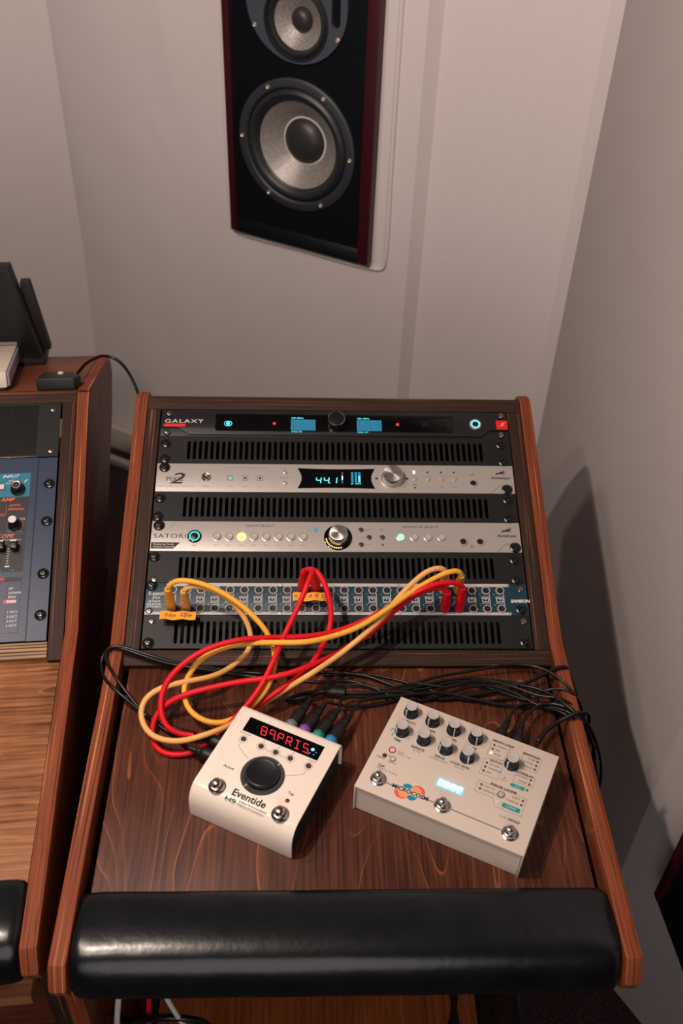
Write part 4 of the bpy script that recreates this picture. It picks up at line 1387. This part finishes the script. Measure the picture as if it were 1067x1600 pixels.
# ------------------------------------------------------------------ cables
PATHS = {
    'yellow_a': [(-0.207, 0.0351, 0.0678), (-0.2037, 0.0373, 0.077), (-0.1922, 0.0362, 0.083), (-0.1707, 0.0331, 0.0819), (-0.148, 0.0276, 0.0757), (-0.1228, 0.0167, 0.0654), (-0.1026, 0.0033, 0.0543), (-0.0873, -0.0108, 0.0439), (-0.0797, -0.0248, 0.0336), (-0.0766, -0.047, 0.036), (-0.0773, -0.0569, 0.034), (-0.0838, -0.0806, 0.028), (-0.0964, -0.0944, 0.018), (-0.1131, -0.1063, 0.01), (-0.1258, -0.1142, 0.008), (-0.1417, -0.1184, 0.008), (-0.163, -0.1098, 0.008), (-0.1766, -0.0968, 0.012), (-0.1812, -0.083, 0.02), (-0.1771, -0.0656, 0.028), (-0.164, -0.0479, 0.036), (-0.1408, -0.036, 0.042), (-0.1125, -0.0316, 0.046), (-0.0787, -0.0371, 0.054), (-0.0392, -0.0414, 0.06), (-0.0015, -0.0249, 0.0548), (0.0233, -0.0167, 0.0599), (0.0616, 0.0077, 0.0686), (0.0936, 0.0335, 0.0725), (0.1277, 0.0501, 0.0816), (0.1422, 0.0547, 0.0833), (0.1491, 0.0558, 0.0783), (0.1504, 0.0564, 0.0711)],
    'yellow_b': [(-0.188, 0.0343, 0.0654), (-0.1852, 0.0341, 0.0716), (-0.1762, 0.0354, 0.0742), (-0.1539, 0.0337, 0.0694), (-0.1338, 0.0281, 0.0589), (-0.1211, 0.0199, 0.0475), (-0.1109, 0.0103, 0.0355), (-0.1065, -0.0006, 0.0253), (-0.1069, -0.011, 0.0173), (-0.1146, -0.0276, 0.018), (-0.1319, -0.0447, 0.016), (-0.1521, -0.0605, 0.02), (-0.1767, -0.0714, 0.026), (-0.2012, -0.0805, 0.028), (-0.2192, -0.0889, 0.024), (-0.2276, -0.1002, 0.018), (-0.2265, -0.1141, 0.012), (-0.2184, -0.1279, 0.008), (-0.2036, -0.1384, 0.008), (-0.1827, -0.1433, 0.01), (-0.1596, -0.1436, 0.018), (-0.1378, -0.1343, 0.018), (-0.1231, -0.1215, 0.012), (-0.1076, -0.1024, 0.006), (-0.0897, -0.0898, 0.008), (-0.0546, -0.0726, 0.022), (-0.039, -0.0723, 0.036), (-0.0013, -0.0391, 0.0349), (0.0236, -0.0233, 0.0469), (0.0492, -0.002, 0.0566), (0.07, 0.021, 0.0691), (0.0936, 0.0415, 0.0807), (0.1091, 0.0502, 0.088), (0.1221, 0.053, 0.089), (0.1288, 0.055, 0.0834), (0.1313, 0.0565, 0.0754)],
    'red_a': [(-0.0306, 0.0567, 0.0776), (-0.0315, 0.0536, 0.085), (-0.034, 0.0424, 0.0895), (-0.0402, 0.0234, 0.0848), (-0.0501, 0.0036, 0.0714), (-0.0598, -0.0113, 0.0576), (-0.0672, -0.0234, 0.0469), (-0.0728, -0.0454, 0.05), (-0.0817, -0.0652, 0.042), (-0.0917, -0.0855, 0.034), (-0.103, -0.0979, 0.024), (-0.1165, -0.1118, 0.016), (-0.1323, -0.1237, 0.006), (-0.1477, -0.1375, -0.0), (-0.168, -0.1454, -0.008), (-0.1907, -0.1466, -0.011), (-0.2076, -0.1388, -0.011), (-0.2146, -0.1256, -0.01), (-0.2158, -0.1106, -0.004), (-0.2103, -0.101, 0.006), (-0.1963, -0.0929, 0.016), (-0.1776, -0.0889, 0.024), (-0.1477, -0.0836, 0.03), (-0.1129, -0.078, 0.034), (-0.078, -0.0754, 0.038), (-0.0547, -0.0695, 0.04), (-0.039, -0.0619, 0.04), (-0.0006, -0.0263, 0.0246), (0.0146, -0.0163, 0.0282), (0.0373, -0.0067, 0.0358), (0.0579, 0.0096, 0.048), (0.0757, 0.0221, 0.0568), (0.1019, 0.0352, 0.0657), (0.1199, 0.0388, 0.0691), (0.1295, 0.0389, 0.067), (0.1329, 0.0383, 0.0604)],
    'red_b': [(-0.0431, 0.0598, 0.0745), (-0.0408, 0.0576, 0.08), (-0.0354, 0.0552, 0.0834), (-0.0292, 0.052, 0.0844), (-0.0239, 0.0448, 0.084), (-0.0175, 0.0336, 0.0778), (-0.0119, 0.0191, 0.0642), (-0.0102, 0.0054, 0.0508), (-0.0137, -0.0097, 0.039), (-0.0225, -0.03, 0.036), (-0.0299, -0.0435, 0.032), (-0.0389, -0.0562, 0.028), (-0.0547, -0.0686, 0.024), (-0.0781, -0.0835, 0.017), (-0.0968, -0.095, 0.01), (-0.1176, -0.1071, 0.004), (-0.137, -0.1242, 0.002), (-0.1484, -0.1279, 0.0), (-0.1622, -0.1264, -0.002), (-0.1761, -0.1264, -0.002), (-0.192, -0.1236, 0.002), (-0.2014, -0.1168, 0.008), (-0.2056, -0.103, 0.016), (-0.2054, -0.0889, 0.024), (-0.1989, -0.0765, 0.034), (-0.1853, -0.0652, 0.044), (-0.1672, -0.0539, 0.052), (-0.1443, -0.0436, 0.056), (-0.1141, -0.0358, 0.058), (-0.079, -0.0257, 0.05), (-0.039, -0.0203, 0.046), (-0.0007, -0.008, 0.0428), (0.0341, 0.0054, 0.0486), (0.0755, 0.0239, 0.0616), (0.1004, 0.0291, 0.0763), (0.1211, 0.0364, 0.0789), (0.1374, 0.0408, 0.0762), (0.1485, 0.0431, 0.0706), (0.1517, 0.0432, 0.0632)],
    'black_left_a': [(-0.0872, -0.0326, -0.008), (-0.1291, -0.0281, -0.008), (-0.1633, -0.0249, -0.004), (-0.1949, -0.0238, 0.002), (-0.2267, -0.0177, 0.008), (-0.2618, -0.0064, 0.012), (-0.2794, -0.0034, 0.012), (-0.2823, -0.0194, 0.01), (-0.2768, -0.0308, 0.01), (-0.2622, -0.0554, 0.012), (-0.2388, -0.0819, 0.0), (-0.2187, -0.099, -0.008), (-0.1942, -0.1104, -0.008), (-0.1621, -0.1261, 0.0), (-0.1462, -0.1342, 0.005)],
    'black_left_b': [(-0.077, -0.0406, -0.009), (-0.1041, -0.0357, -0.009), (-0.1388, -0.0314, -0.007), (-0.1694, -0.0286, -0.002), (-0.2003, -0.0248, 0.0), (-0.2294, -0.0194, 0.006), (-0.2584, -0.0096, 0.011), (-0.277, -0.0037, 0.01), (-0.2871, -0.0062, -0.0), (-0.2874, -0.0217, -0.006), (-0.2804, -0.0436, 0.002), (-0.2729, -0.058, 0.009), (-0.2549, -0.0761, 0.008), (-0.231, -0.0904, -0.004), (-0.2062, -0.1089, -0.01), (-0.1807, -0.1303, -0.008), (-0.1651, -0.1437, -0.002)],
    'bk1': [(-0.0773, -0.0291, -0.011), (-0.0463, -0.0263, -0.012), (-0.0117, -0.0277, -0.01), (0.038, -0.0366, -0.008), (0.0604, -0.0494, -0.008), (0.0903, -0.0586, -0.008), (0.1364, -0.0491, -0.002), (0.1905, -0.0499, -0.004), (0.2377, -0.0619, 0.0), (0.2599, -0.0899, 0.009), (0.2749, -0.1094, 0.008), (0.2992, -0.1104, -0.04), (0.3214, -0.0981, -0.11), (0.3379, -0.0861, -0.17)],
    'bk2': [(-0.0145, -0.0828, 0.003), (-0.0011, -0.0739, 0.0), (0.022, -0.0686, -0.008), (0.0605, -0.0632, -0.01), (0.0826, -0.0569, -0.006), (0.1293, -0.0459, -0.004), (0.1533, -0.0413, -0.006), (0.2222, -0.0491, -0.008), (0.25, -0.0706, 0.0), (0.2661, -0.0964, 0.009), (0.2842, -0.108, -0.0), (0.3116, -0.1144, -0.06), (0.3252, -0.1117, -0.12), (0.3321, -0.0986, -0.18)],
    'bk3': [(-0.0535, -0.0915, 0.0), (-0.0687, -0.0744, -0.01), (-0.0462, -0.0594, -0.011), (-0.0157, -0.0574, -0.01), (0.0071, -0.0619, -0.008), (0.036, -0.0619, -0.008), (0.0836, -0.0601, -0.008), (0.1212, -0.0702, -0.011), (0.1508, -0.0653, -0.01), (0.1898, -0.0588, -0.008), (0.2204, -0.054, -0.002), (0.2527, -0.0394, 0.004), (0.2668, -0.035, 0.009), (0.2757, -0.0341, 0.008), (0.2872, -0.0299, -0.02), (0.3098, -0.0225, -0.08), (0.3356, -0.0135, -0.16)],
    'bk4': [(0.0528, -0.0663, -0.011), (0.084, -0.053, -0.006), (0.1105, -0.0425, -0.004), (0.1537, -0.0344, -0.002), (0.1927, -0.0291, 0.002), (0.2208, -0.0245, 0.002), (0.2426, -0.0318, 0.004), (0.26, -0.0498, 0.009), (0.2718, -0.0682, 0.009), (0.2859, -0.077, -0.01), (0.3048, -0.0793, -0.07), (0.3221, -0.0775, -0.14)],
    'bk5': [(-0.0257, -0.0913, 0.002), (-0.0088, -0.0842, 0.0), (0.0217, -0.0802, -0.01), (0.0678, -0.0701, -0.011), (0.1078, -0.0475, -0.008), (0.1527, -0.0458, -0.006), (0.1915, -0.0593, -0.008), (0.2252, -0.0747, -0.008), (0.2515, -0.0888, -0.002), (0.2647, -0.1038, 0.009), (0.2782, -0.1082, 0.004), (0.2976, -0.1085, -0.03), (0.3108, -0.1026, -0.09), (0.3153, -0.0992, -0.15)],
    'bk6': [(0.2241, -0.1338, 0.005), (0.2336, -0.1246, 0.002), (0.243, -0.116, 0.0), (0.261, -0.11, 0.01), (0.2751, -0.1067, 0.014), (0.2853, -0.1062, 0.012), (0.2905, -0.1034, 0.0), (0.2942, -0.0993, -0.03), (0.3119, -0.0956, -0.1)],
    'bk7': [(0.1961, -0.1042, 0.005), (0.2025, -0.0927, 0.002), (0.212, -0.0816, -0.004), (0.231, -0.0766, -0.008), (0.2496, -0.0845, -0.004), (0.261, -0.1003, 0.008), (0.2752, -0.1097, 0.006), (0.3025, -0.1077, -0.05), (0.3221, -0.1006, -0.12)],
    'bk8': [(0.2125, -0.107, 0.005), (0.2212, -0.0962, 0.004), (0.2401, -0.0829, 0.0), (0.2528, -0.0863, 0.002), (0.2626, -0.0955, 0.009), (0.2814, -0.1034, 0.0), (0.3064, -0.1088, -0.055)],
    'bk9': [(-0.0017, -0.0947, 0.004), (0.0212, -0.0805, 0.0), (0.0521, -0.0699, -0.004), (0.0901, -0.0687, -0.002), (0.1213, -0.0635, -0.005), (0.1513, -0.0704, -0.006), (0.1738, -0.0755, -0.008), (0.2036, -0.0814, -0.009), (0.2268, -0.0807, -0.01), (0.2499, -0.0788, -0.004), (0.2586, -0.089, 0.009), (0.2719, -0.1058, 0.008), (0.2942, -0.1012, -0.04), (0.307, -0.098, -0.11)],
    'bk10': [(-0.0578, -0.0382, -0.012), (-0.0231, -0.043, -0.011), (0.0116, -0.0407, -0.009), (0.053, -0.0579, -0.007), (0.0919, -0.0488, -0.004), (0.1291, -0.0601, -0.002), (0.1656, -0.0446, -0.002), (0.2065, -0.0564, -0.002), (0.2408, -0.0769, 0.002), (0.2602, -0.0806, 0.009), (0.2759, -0.092, 0.002), (0.2981, -0.0866, -0.06), (0.3097, -0.0843, -0.13)],
    'bk11': [(-0.0461, -0.0691, -0.012), (-0.0079, -0.0516, -0.01), (0.0305, -0.0482, -0.007), (0.064, -0.0679, -0.009), (0.1018, -0.0717, -0.009), (0.1409, -0.0597, -0.005), (0.1764, -0.0528, -0.004), (0.2094, -0.0644, -0.004), (0.2375, -0.0857, -0.006), (0.2522, -0.0953, 0.004), (0.2634, -0.1102, 0.009), (0.2826, -0.1141, -0.01), (0.3042, -0.1095, -0.08), (0.3135, -0.1039, -0.15)],
    'bk12': [(-0.0191, -0.0313, -0.012), (0.0238, -0.0283, -0.012), (0.0698, -0.0399, -0.01), (0.1217, -0.063, -0.008), (0.1591, -0.073, -0.01), (0.198, -0.0692, -0.01), (0.2335, -0.0648, -0.006), (0.2531, -0.0619, 0.0), (0.2628, -0.0673, 0.009), (0.2772, -0.0744, 0.006), (0.2944, -0.0806, -0.03), (0.3124, -0.0862, -0.1)],
    'adapter': [(-0.3829, 0.4445, 0.1), (-0.3676, 0.4385, 0.122), (-0.3436, 0.4156, 0.15), (-0.3221, 0.392, 0.17), (-0.306, 0.385, 0.17), (-0.2945, 0.3884, 0.15), (-0.2858, 0.3832, 0.132), (-0.2792, 0.3747, 0.116), (-0.2855, 0.4176, 0.06)],
}


def rack_pt(x, w, h):
    """point of the main rack from x, height up the slope and distance out of the panel (mm)"""
    return Vector((x * K, (w * CS - h * SN) * K, (w * SN + h * CS) * K))


def cord(parent, name, pts, r, m, segs=10, step=.006):
    return new_obj(name, tube_mesh(name, relax(catmull(pts, step), 3), r, segs), m, parent)


def boot(parent, m, base, tip, r0, r1):
    """ribbed rubber sleeve of a plug"""
    base, tip = Vector(base), Vector(tip)
    P, R = [], []
    n = 26
    for i in range(n + 1):
        t_ = i / n
        P.append(base.lerp(tip, t_))
        rr = r0 + (r1 - r0) * max(0, (t_ - .35) / .65) ** 1.2
        if t_ > .55 and i % 4 == 0:
            rr *= .9
        if i == n:
            rr *= .85
        R.append(rr)
    return new_obj('plug', tube_mesh('plug', P, R, 16), m, parent)


def patch_cable(label, path, m, j1, j2, group):
    pts = [Vector(p) for p in PATHS[path]]
    t = thing('patch_cable', label, 'cable', pts[0], group=group)
    off = Vector(pts[0])
    for j, e, inner_ in ((j1, 0, 1), (j2, -1, -2)):
        b = rack_pt(j[0], j[1], 1.5)
        boot(t, m, b - off, pts[e] - off + (pts[e] - b).normalized() * .002, .0062, .0042)
        col_ = rack_pt(j[0], j[1], 0.6)
        new_obj('plug_tip', tube_mesh('plug_tip', [col_ - off - (pts[e] - b).normalized() * .006, col_ - off + (pts[e] - b).normalized() * .003], .0036, 12), 'nickel', t)
    cord(t, 'cord', [p - off for p in pts], .0033, m, 12)
    return t


JX = COLX
up, lo = U + 34.2, U + 9.0
patch_cable('bright yellow patch cable from the leftmost tagged plug, looping once above the cream pedal', 'yellow_a', 'cable_yellow', (JX[0], lo), (JX[20], up), 'patch cables')
patch_cable('paler yellow patch cable whose wide loop reaches farthest left on the desk board', 'yellow_b', 'cable_pale', (JX[1], lo), (JX[19], up), 'patch cables')
patch_cable('red patch cable whose loop swings lowest, beside the two black plugs of the cream pedal', 'red_a', 'cable_red', (JX[10], up), (JX[19], lo), 'patch cables')
patch_cable('red patch cable arching highest across the lowest vent panel, from left of the middle pair', 'red_b', 'cable_red', (JX[9], up), (JX[20], lo), 'patch cables')

# handwritten tape flags round the plugs


def tape(label, x0, x1, y0, y1, h, words, zrot):
    t = thing('tape_flag', label, 'label', rack_pt((x0 + x1) / 2, U + (y0 + y1) / 2, h), (SLOPE - .25, 0, zrot), 'orange tape flags on patch plugs')
    w, hh = (x1 - x0) / 2, (y1 - y0) / 2
    verts, faces = [], []
    for i in range(13):
        x = -w + 2 * w * i / 12
        z = .9 * math.sin(i * 1.1)
        for y in (-hh, hh):
            for dz in (0, .5):
                verts.append((x * K, (y + .4 * math.sin(i * .9)) * K, (z + dz) * K))
    for i in range(12):
        a = i * 4
        b = a + 4
        faces += [(a, b, b + 2, a + 2), (a + 1, a + 3, b + 3, b + 1), (a, a + 1, b + 1, b), (a + 2, b + 2, b + 3, a + 3)]
    faces += [(0, 2, 3, 1), (48, 49, 51, 50)]
    new_obj('tape', mesh_from('tape', verts, faces), 'tape', t)
    for s, x in words:
        txt(s, 5.5, 'ink_grey', t, x, -2.4, 1.5, 'CENTER', shear=.3, sx=1.1)
    return t


tape('orange tape flag handwritten under the two leftmost yellow plugs', -219.5, -175.5, -13.5, -1, 16, (('61', -13), ('in', -6), ('62', 6), ('in', 14)), -.01)
tape('orange tape flag handwritten below the two red plugs in mid panel', -57, -14, 12, 25, 16, (('R 1', -15), ('R R 2', 7)), .02)

# black leads
F9 = Matrix.Translation(h9.location) @ Matrix.Rotation(math.radians(-26.33), 4, 'Z')
FM = Matrix.Translation(mc.location) @ Matrix.Rotation(math.radians(-26.35), 4, 'Z')


def plug_local(parent, off, fr, a, b, r0, r1, collar=None, ribs=True, tail=.014):
    """moulded plug from a to b (mm in the pedal's frame) with ribbed strain relief; returns the point where the cord starts"""
    A, B = fr @ (Vector(a) * K), fr @ (Vector(b) * K)
    d = (B - A).normalized()
    P, R = [], []
    L_ = (B - A).length
    prof = [(0, .82), (.02, .98), (.12, 1), (.5, 1), (.62, .93), (.66, .72), (1.0, r1 / r0)]
    for (t_, q), (t2, q2) in zip(prof, prof[1:]):
        for s in range(3):
            P.append(A + d * L_ * (t_ + (t2 - t_) * s / 3) - off)
            R.append(r0 * (q + (q2 - q) * s / 3) * K)
    P.append(B - off)
    R.append(r1 * K)
    pl = new_obj('plug', tube_mesh('plug', P, R, 16), 'rubber', parent)
    if ribs:
        T = []
        RR = []
        for i in range(17):
            T.append(B - d * .002 + d * tail * i / 16 - off)
            RR.append((r1 * (1 - .35 * i / 16) if i % 2 else r1 * .72 * (1 - .3 * i / 16)) * K)
        new_obj('strain_relief', tube_mesh('strain_relief', T, RR, 12), 'rubber', pl)
    if collar:
        new_obj('collar', tube_mesh('collar', [A - d * .0065 - off, A - d * .006 - off, A + d * .0005 - off, A + d * .001 - off], [r0 * .9 * K, r0 * 1.02 * K, r0 * 1.02 * K, r0 * .9 * K], 18), collar, pl)
    tip = A - d * (.024 if collar else .012)
    new_obj('plug_tip', tube_mesh('plug_tip', [tip - off, A - d * .004 - off], .0031, 10), 'nickel', pl)
    return B + d * (tail - .003 if ribs else 0)


def lead(label, path, plug=None, drop=1, r=.0019, end=False, group='black leads on the desk board', bead=None):
    pts = [Vector(p) for p in PATHS[path]]
    off = pts[0].copy()
    t = thing('audio_lead', label, 'cable', off, group=group)
    if plug:
        s = plug_local(t, off, *plug)
        d = (Vector(plug[2]) - Vector(plug[1]))
        fr = plug[0]
        d = (fr.to_3x3() @ d).normalized()
        lead_in = [s - d * .004, s + d * .006]
        pts = (pts[:-drop] + lead_in[::-1]) if end else (lead_in + pts[drop:])
    cord(t, 'cord', [p - off for p in pts], r, 'cable_black', 8, .008)
    if bead:
        A, B = (pts[bead[0]] - off), (pts[bead[1]] - off)
        P, R = [], []
        for i in range(21):
            P.append(A.lerp(B, i / 20))
            R.append((.0068 if i % 3 else .0061) * (.8 if i in (0, 20) else 1))
        new_obj('ferrite_bead', tube_mesh('ferrite_bead', P, R, 14), 'rubber', t)
    return t


lead('black lead into the upper plug on the left side of the cream pedal', 'black_left_a', (F9, (-4, 79.5, 22), (-27, 79, 21), 7.4, 4.2, None, True, .012), 1, end=True, r=.0021)
lead('black lead into the lower plug on the left side of the cream pedal', 'black_left_b', (F9, (-4, 60.5, 22), (-27, 60.5, 21), 7.4, 4.2, None, True, .012), 1, end=True, r=.0021)
lead('black lead with ferrite bead, grey collared plug behind the cream pedal', 'bk3', (F9, (51.6, 139.5, 20.5), (53.5, 171, 19), 7.2, 4.3, 'ring_grey'), 1, r=.0024, bead=(4, 5))
lead('black lead with purple collared plug behind the cream pedal', 'bk5', (F9, (68.5, 139.5, 20.5), (71, 172, 19), 7.2, 4.3, 'ring_purple'), 1)
lead('black lead with green collared plug behind the cream pedal', 'bk2', (F9, (85.4, 139.5, 20.5), (88.5, 172, 19), 7.2, 4.3, 'ring_green'), 1)
lead('black lead with blue collared plug behind the cream pedal', 'bk9', (F9, (101.2, 139.5, 20.5), (104.5, 172, 19), 7.2, 4.3, 'ring_blue'), 1)
lead('black lead plugged in behind the grey pedal, plug nearest its knobs', 'bk7', (FM, (114.6, 134, 20), (116.4, 163, 19), 6.8, 4.0), 1)
lead('black lead plugged in behind the grey pedal, middle of its three plugs', 'bk8', (FM, (136, 134, 20), (134, 163, 19), 6.8, 4.0), 1)
lead('thicker black lead at the right corner of the grey pedal, looping over the console side', 'bk6', (FM, (154, 133, 18), (156, 150, 18), 4.2, 2.8), 1, r=.0028)
lead('thin black lead running along the foot of the rack and over the console side', 'bk1', r=.0018)
lead('thin black lead arching up against the lower rack frame at the right', 'bk4', r=.0018)

lead('thin black lead weaving in waves between the ferrite bead and the rack foot', 'bk10', r=.0016)
lead('thin black lead dipping close behind the first knobs of the grey pedal', 'bk11', r=.0016)
lead('thin black lead nearest the lower rack frame in mid desk, sagging toward the grey pedal', 'bk12', r=.0016)

# ------------------------------------------------------------------ things on top of the left console
FB = Matrix.Translation(Vector(L_LOC)) @ Matrix.Rotation(L_YAW, 4, 'Z') @ Matrix.Translation(Vector((0, .352, .1285))) @ Matrix.Rotation(-math.atan2(89, 232), 4, 'X')


def on_board(o, x, y, z=0.0, rz=0.0):
    m_ = FB @ Matrix.Translation(Vector((x, y, z)) * K) @ Matrix.Rotation(rz, 4, 'Z')
    o.location = m_.to_translation()
    o.rotation_euler = m_.to_euler()


wb = thing('device_box', 'off-white plastic box at the left edge on top of the left console', 'box')
box('case', 'white_box', wb, -130, 0, 0, 205, 4, 27, 3)
box('end_panel', 'lilac', wb, -.5, 3.2, 6, 200, 5, 24, 2)
box('base', 'dark_case', wb, -124, -4, 4, 196, 0, 4.4)
on_board(wb, 166, 10, 0.2, .12)
ad = thing('power_adapter', 'small black adapter with white button on top of the left console', 'adapter')
plate('case', 'rubber', ad, [(0, 0), (52, 0), (60, 16), (44, 44), (4, 44)], 0, 17, bev=2.5)
lathe('button', 'white_box', ad, (30, 30, 17), [(4.2, 0), (4, 1.6), (2.6, 2.6), (0, 3)], 16)
pts = [Vector(p) for p in PATHS['adapter']]
on_board(ad, 206, 6, 0.1)
ac = thing('adapter_lead', 'thin black lead arching from the adapter down behind the middle console', 'cable', pts[0])
cord(ac, 'cord', [p - pts[0] for p in pts], .0022, 'cable_black', 8)
ms = thing('monitor_stand', 'black angular stand at the left edge behind the off-white box', 'stand')
mm = Matrix.Translation(Vector(L_LOC)) @ Matrix.Rotation(L_YAW, 4, 'Z') @ Matrix.Translation(Vector((0, .55, 0)))
ms.location = mm.to_translation()
ms.rotation_euler = mm.to_euler()
plate('arm', 'rubber', ms, [(40, 221), (158, 221), (164, 184), (182, 66), (150, 66), (138, 180), (128, 196), (40, 196)], -12, 12, rot=HX, bev=2)
plate('back_plate', 'dark_case', ms, [(164, 184), (178, 184), (192, 66), (160, 66)], -30, -14, rot=HX, bev=1)
plate('cross_panel', 'dark_case', ms, [(20, 190), (132, 190), (140, 80), (20, 80)], -26, -16, rot=HX, bev=1)
box('foot', 'rubber', ms, 20, 186, -22, 30, 52, 67, 2)

# ------------------------------------------------------------------ under the console
cr = thing('wooden_crate', 'orange brown wooden box on the carpet under the middle console', 'crate', (-0.02, -0.12, FLOOR_Z))
box('top_panel', 'crate_face', cr, -213, 213, -190, 190, 252, 270, 2)
box('side_panel', 'crate_face', cr, -213, -195, -188, 188, 0, 252, 1)
box('side_panel', 'crate_face', cr, 195, 213, -188, 188, 0, 252, 1)
box('front_panel', 'crate_face', cr, -195, 195, -188, -170, 0, 252, 1)
for i, (lbl, m_, r, pp_) in enumerate((
        ('white cable hanging under the left end of the arm rest', 'cable_white', .0035, [(-.20, -.20, -.09), (-.235, -.30, -.15), (-.247, -.345, -.22), (-.255, -.36, -.40), (-.25, -.34, -.70)]),
        ('red cable hanging straight down under the arm rest', 'cable_red', .003, [(-.185, -.20, -.09), (-.205, -.30, -.14), (-.213, -.338, -.22), (-.222, -.345, -.40), (-.23, -.33, -.70)]),
        ('white cable curving across the wooden box under the arm rest', 'cable_white', .003, [(-.24, -.18, -.09), (-.215, -.30, -.14), (-.185, -.345, -.19), (-.150, -.36, -.28), (-.135, -.34, -.42), (-.14, -.32, -.447)]),
        ('black cable bowed in a low arc beside the red hanging cable', 'cable_black', .004, [(-.27, -.30, -.30), (-.235, -.34, -.24), (-.195, -.35, -.205), (-.155, -.35, -.215), (-.135, -.345, -.30), (-.14, -.31, -.446)]),
        ('thick black cable beside the left leg under the console', 'cable_black', .006, [(-.225, -.18, -.09), (-.235, -.29, -.17), (-.225, -.31, -.30), (-.20, -.32, -.44)]),
        ('black cable hanging at the right end of the wooden box', 'cable_black', .0035, [(.12, -.2, -.09), (.127, -.31, -.16), (.125, -.35, -.24), (.105, -.36, -.34), (.10, -.33, -.447)]),
        ('black cable crossing others at the right end of the wooden box', 'cable_black', .003, [(.10, -.2, -.09), (.115, -.31, -.16), (.135, -.35, -.25), (.155, -.36, -.36), (.15, -.34, -.447)]),
        ('black cable hanging between the wooden box and the right leg', 'cable_black', .005, [(.15, -.2, -.09), (.165, -.30, -.18), (.175, -.33, -.30), (.205, -.32, -.50), (.215, -.30, -.70)]),
        ('thick black cable hanging clear on dark carpet near the right leg', 'cable_black', .006, [(.17, -.2, -.09), (.19, -.30, -.18), (.215, -.33, -.32), (.222, -.31, -.50), (.225, -.29, -.70)]))):
    P = [Vector(p) for p in pp_]
    tt = tag(new_obj('hanging_cable', tube_mesh('hanging_cable', relax(catmull([p - P[0] for p in P], .012), 2), r, 8), m_, None, P[0]), lbl, 'cable', 'cables hanging under the console')
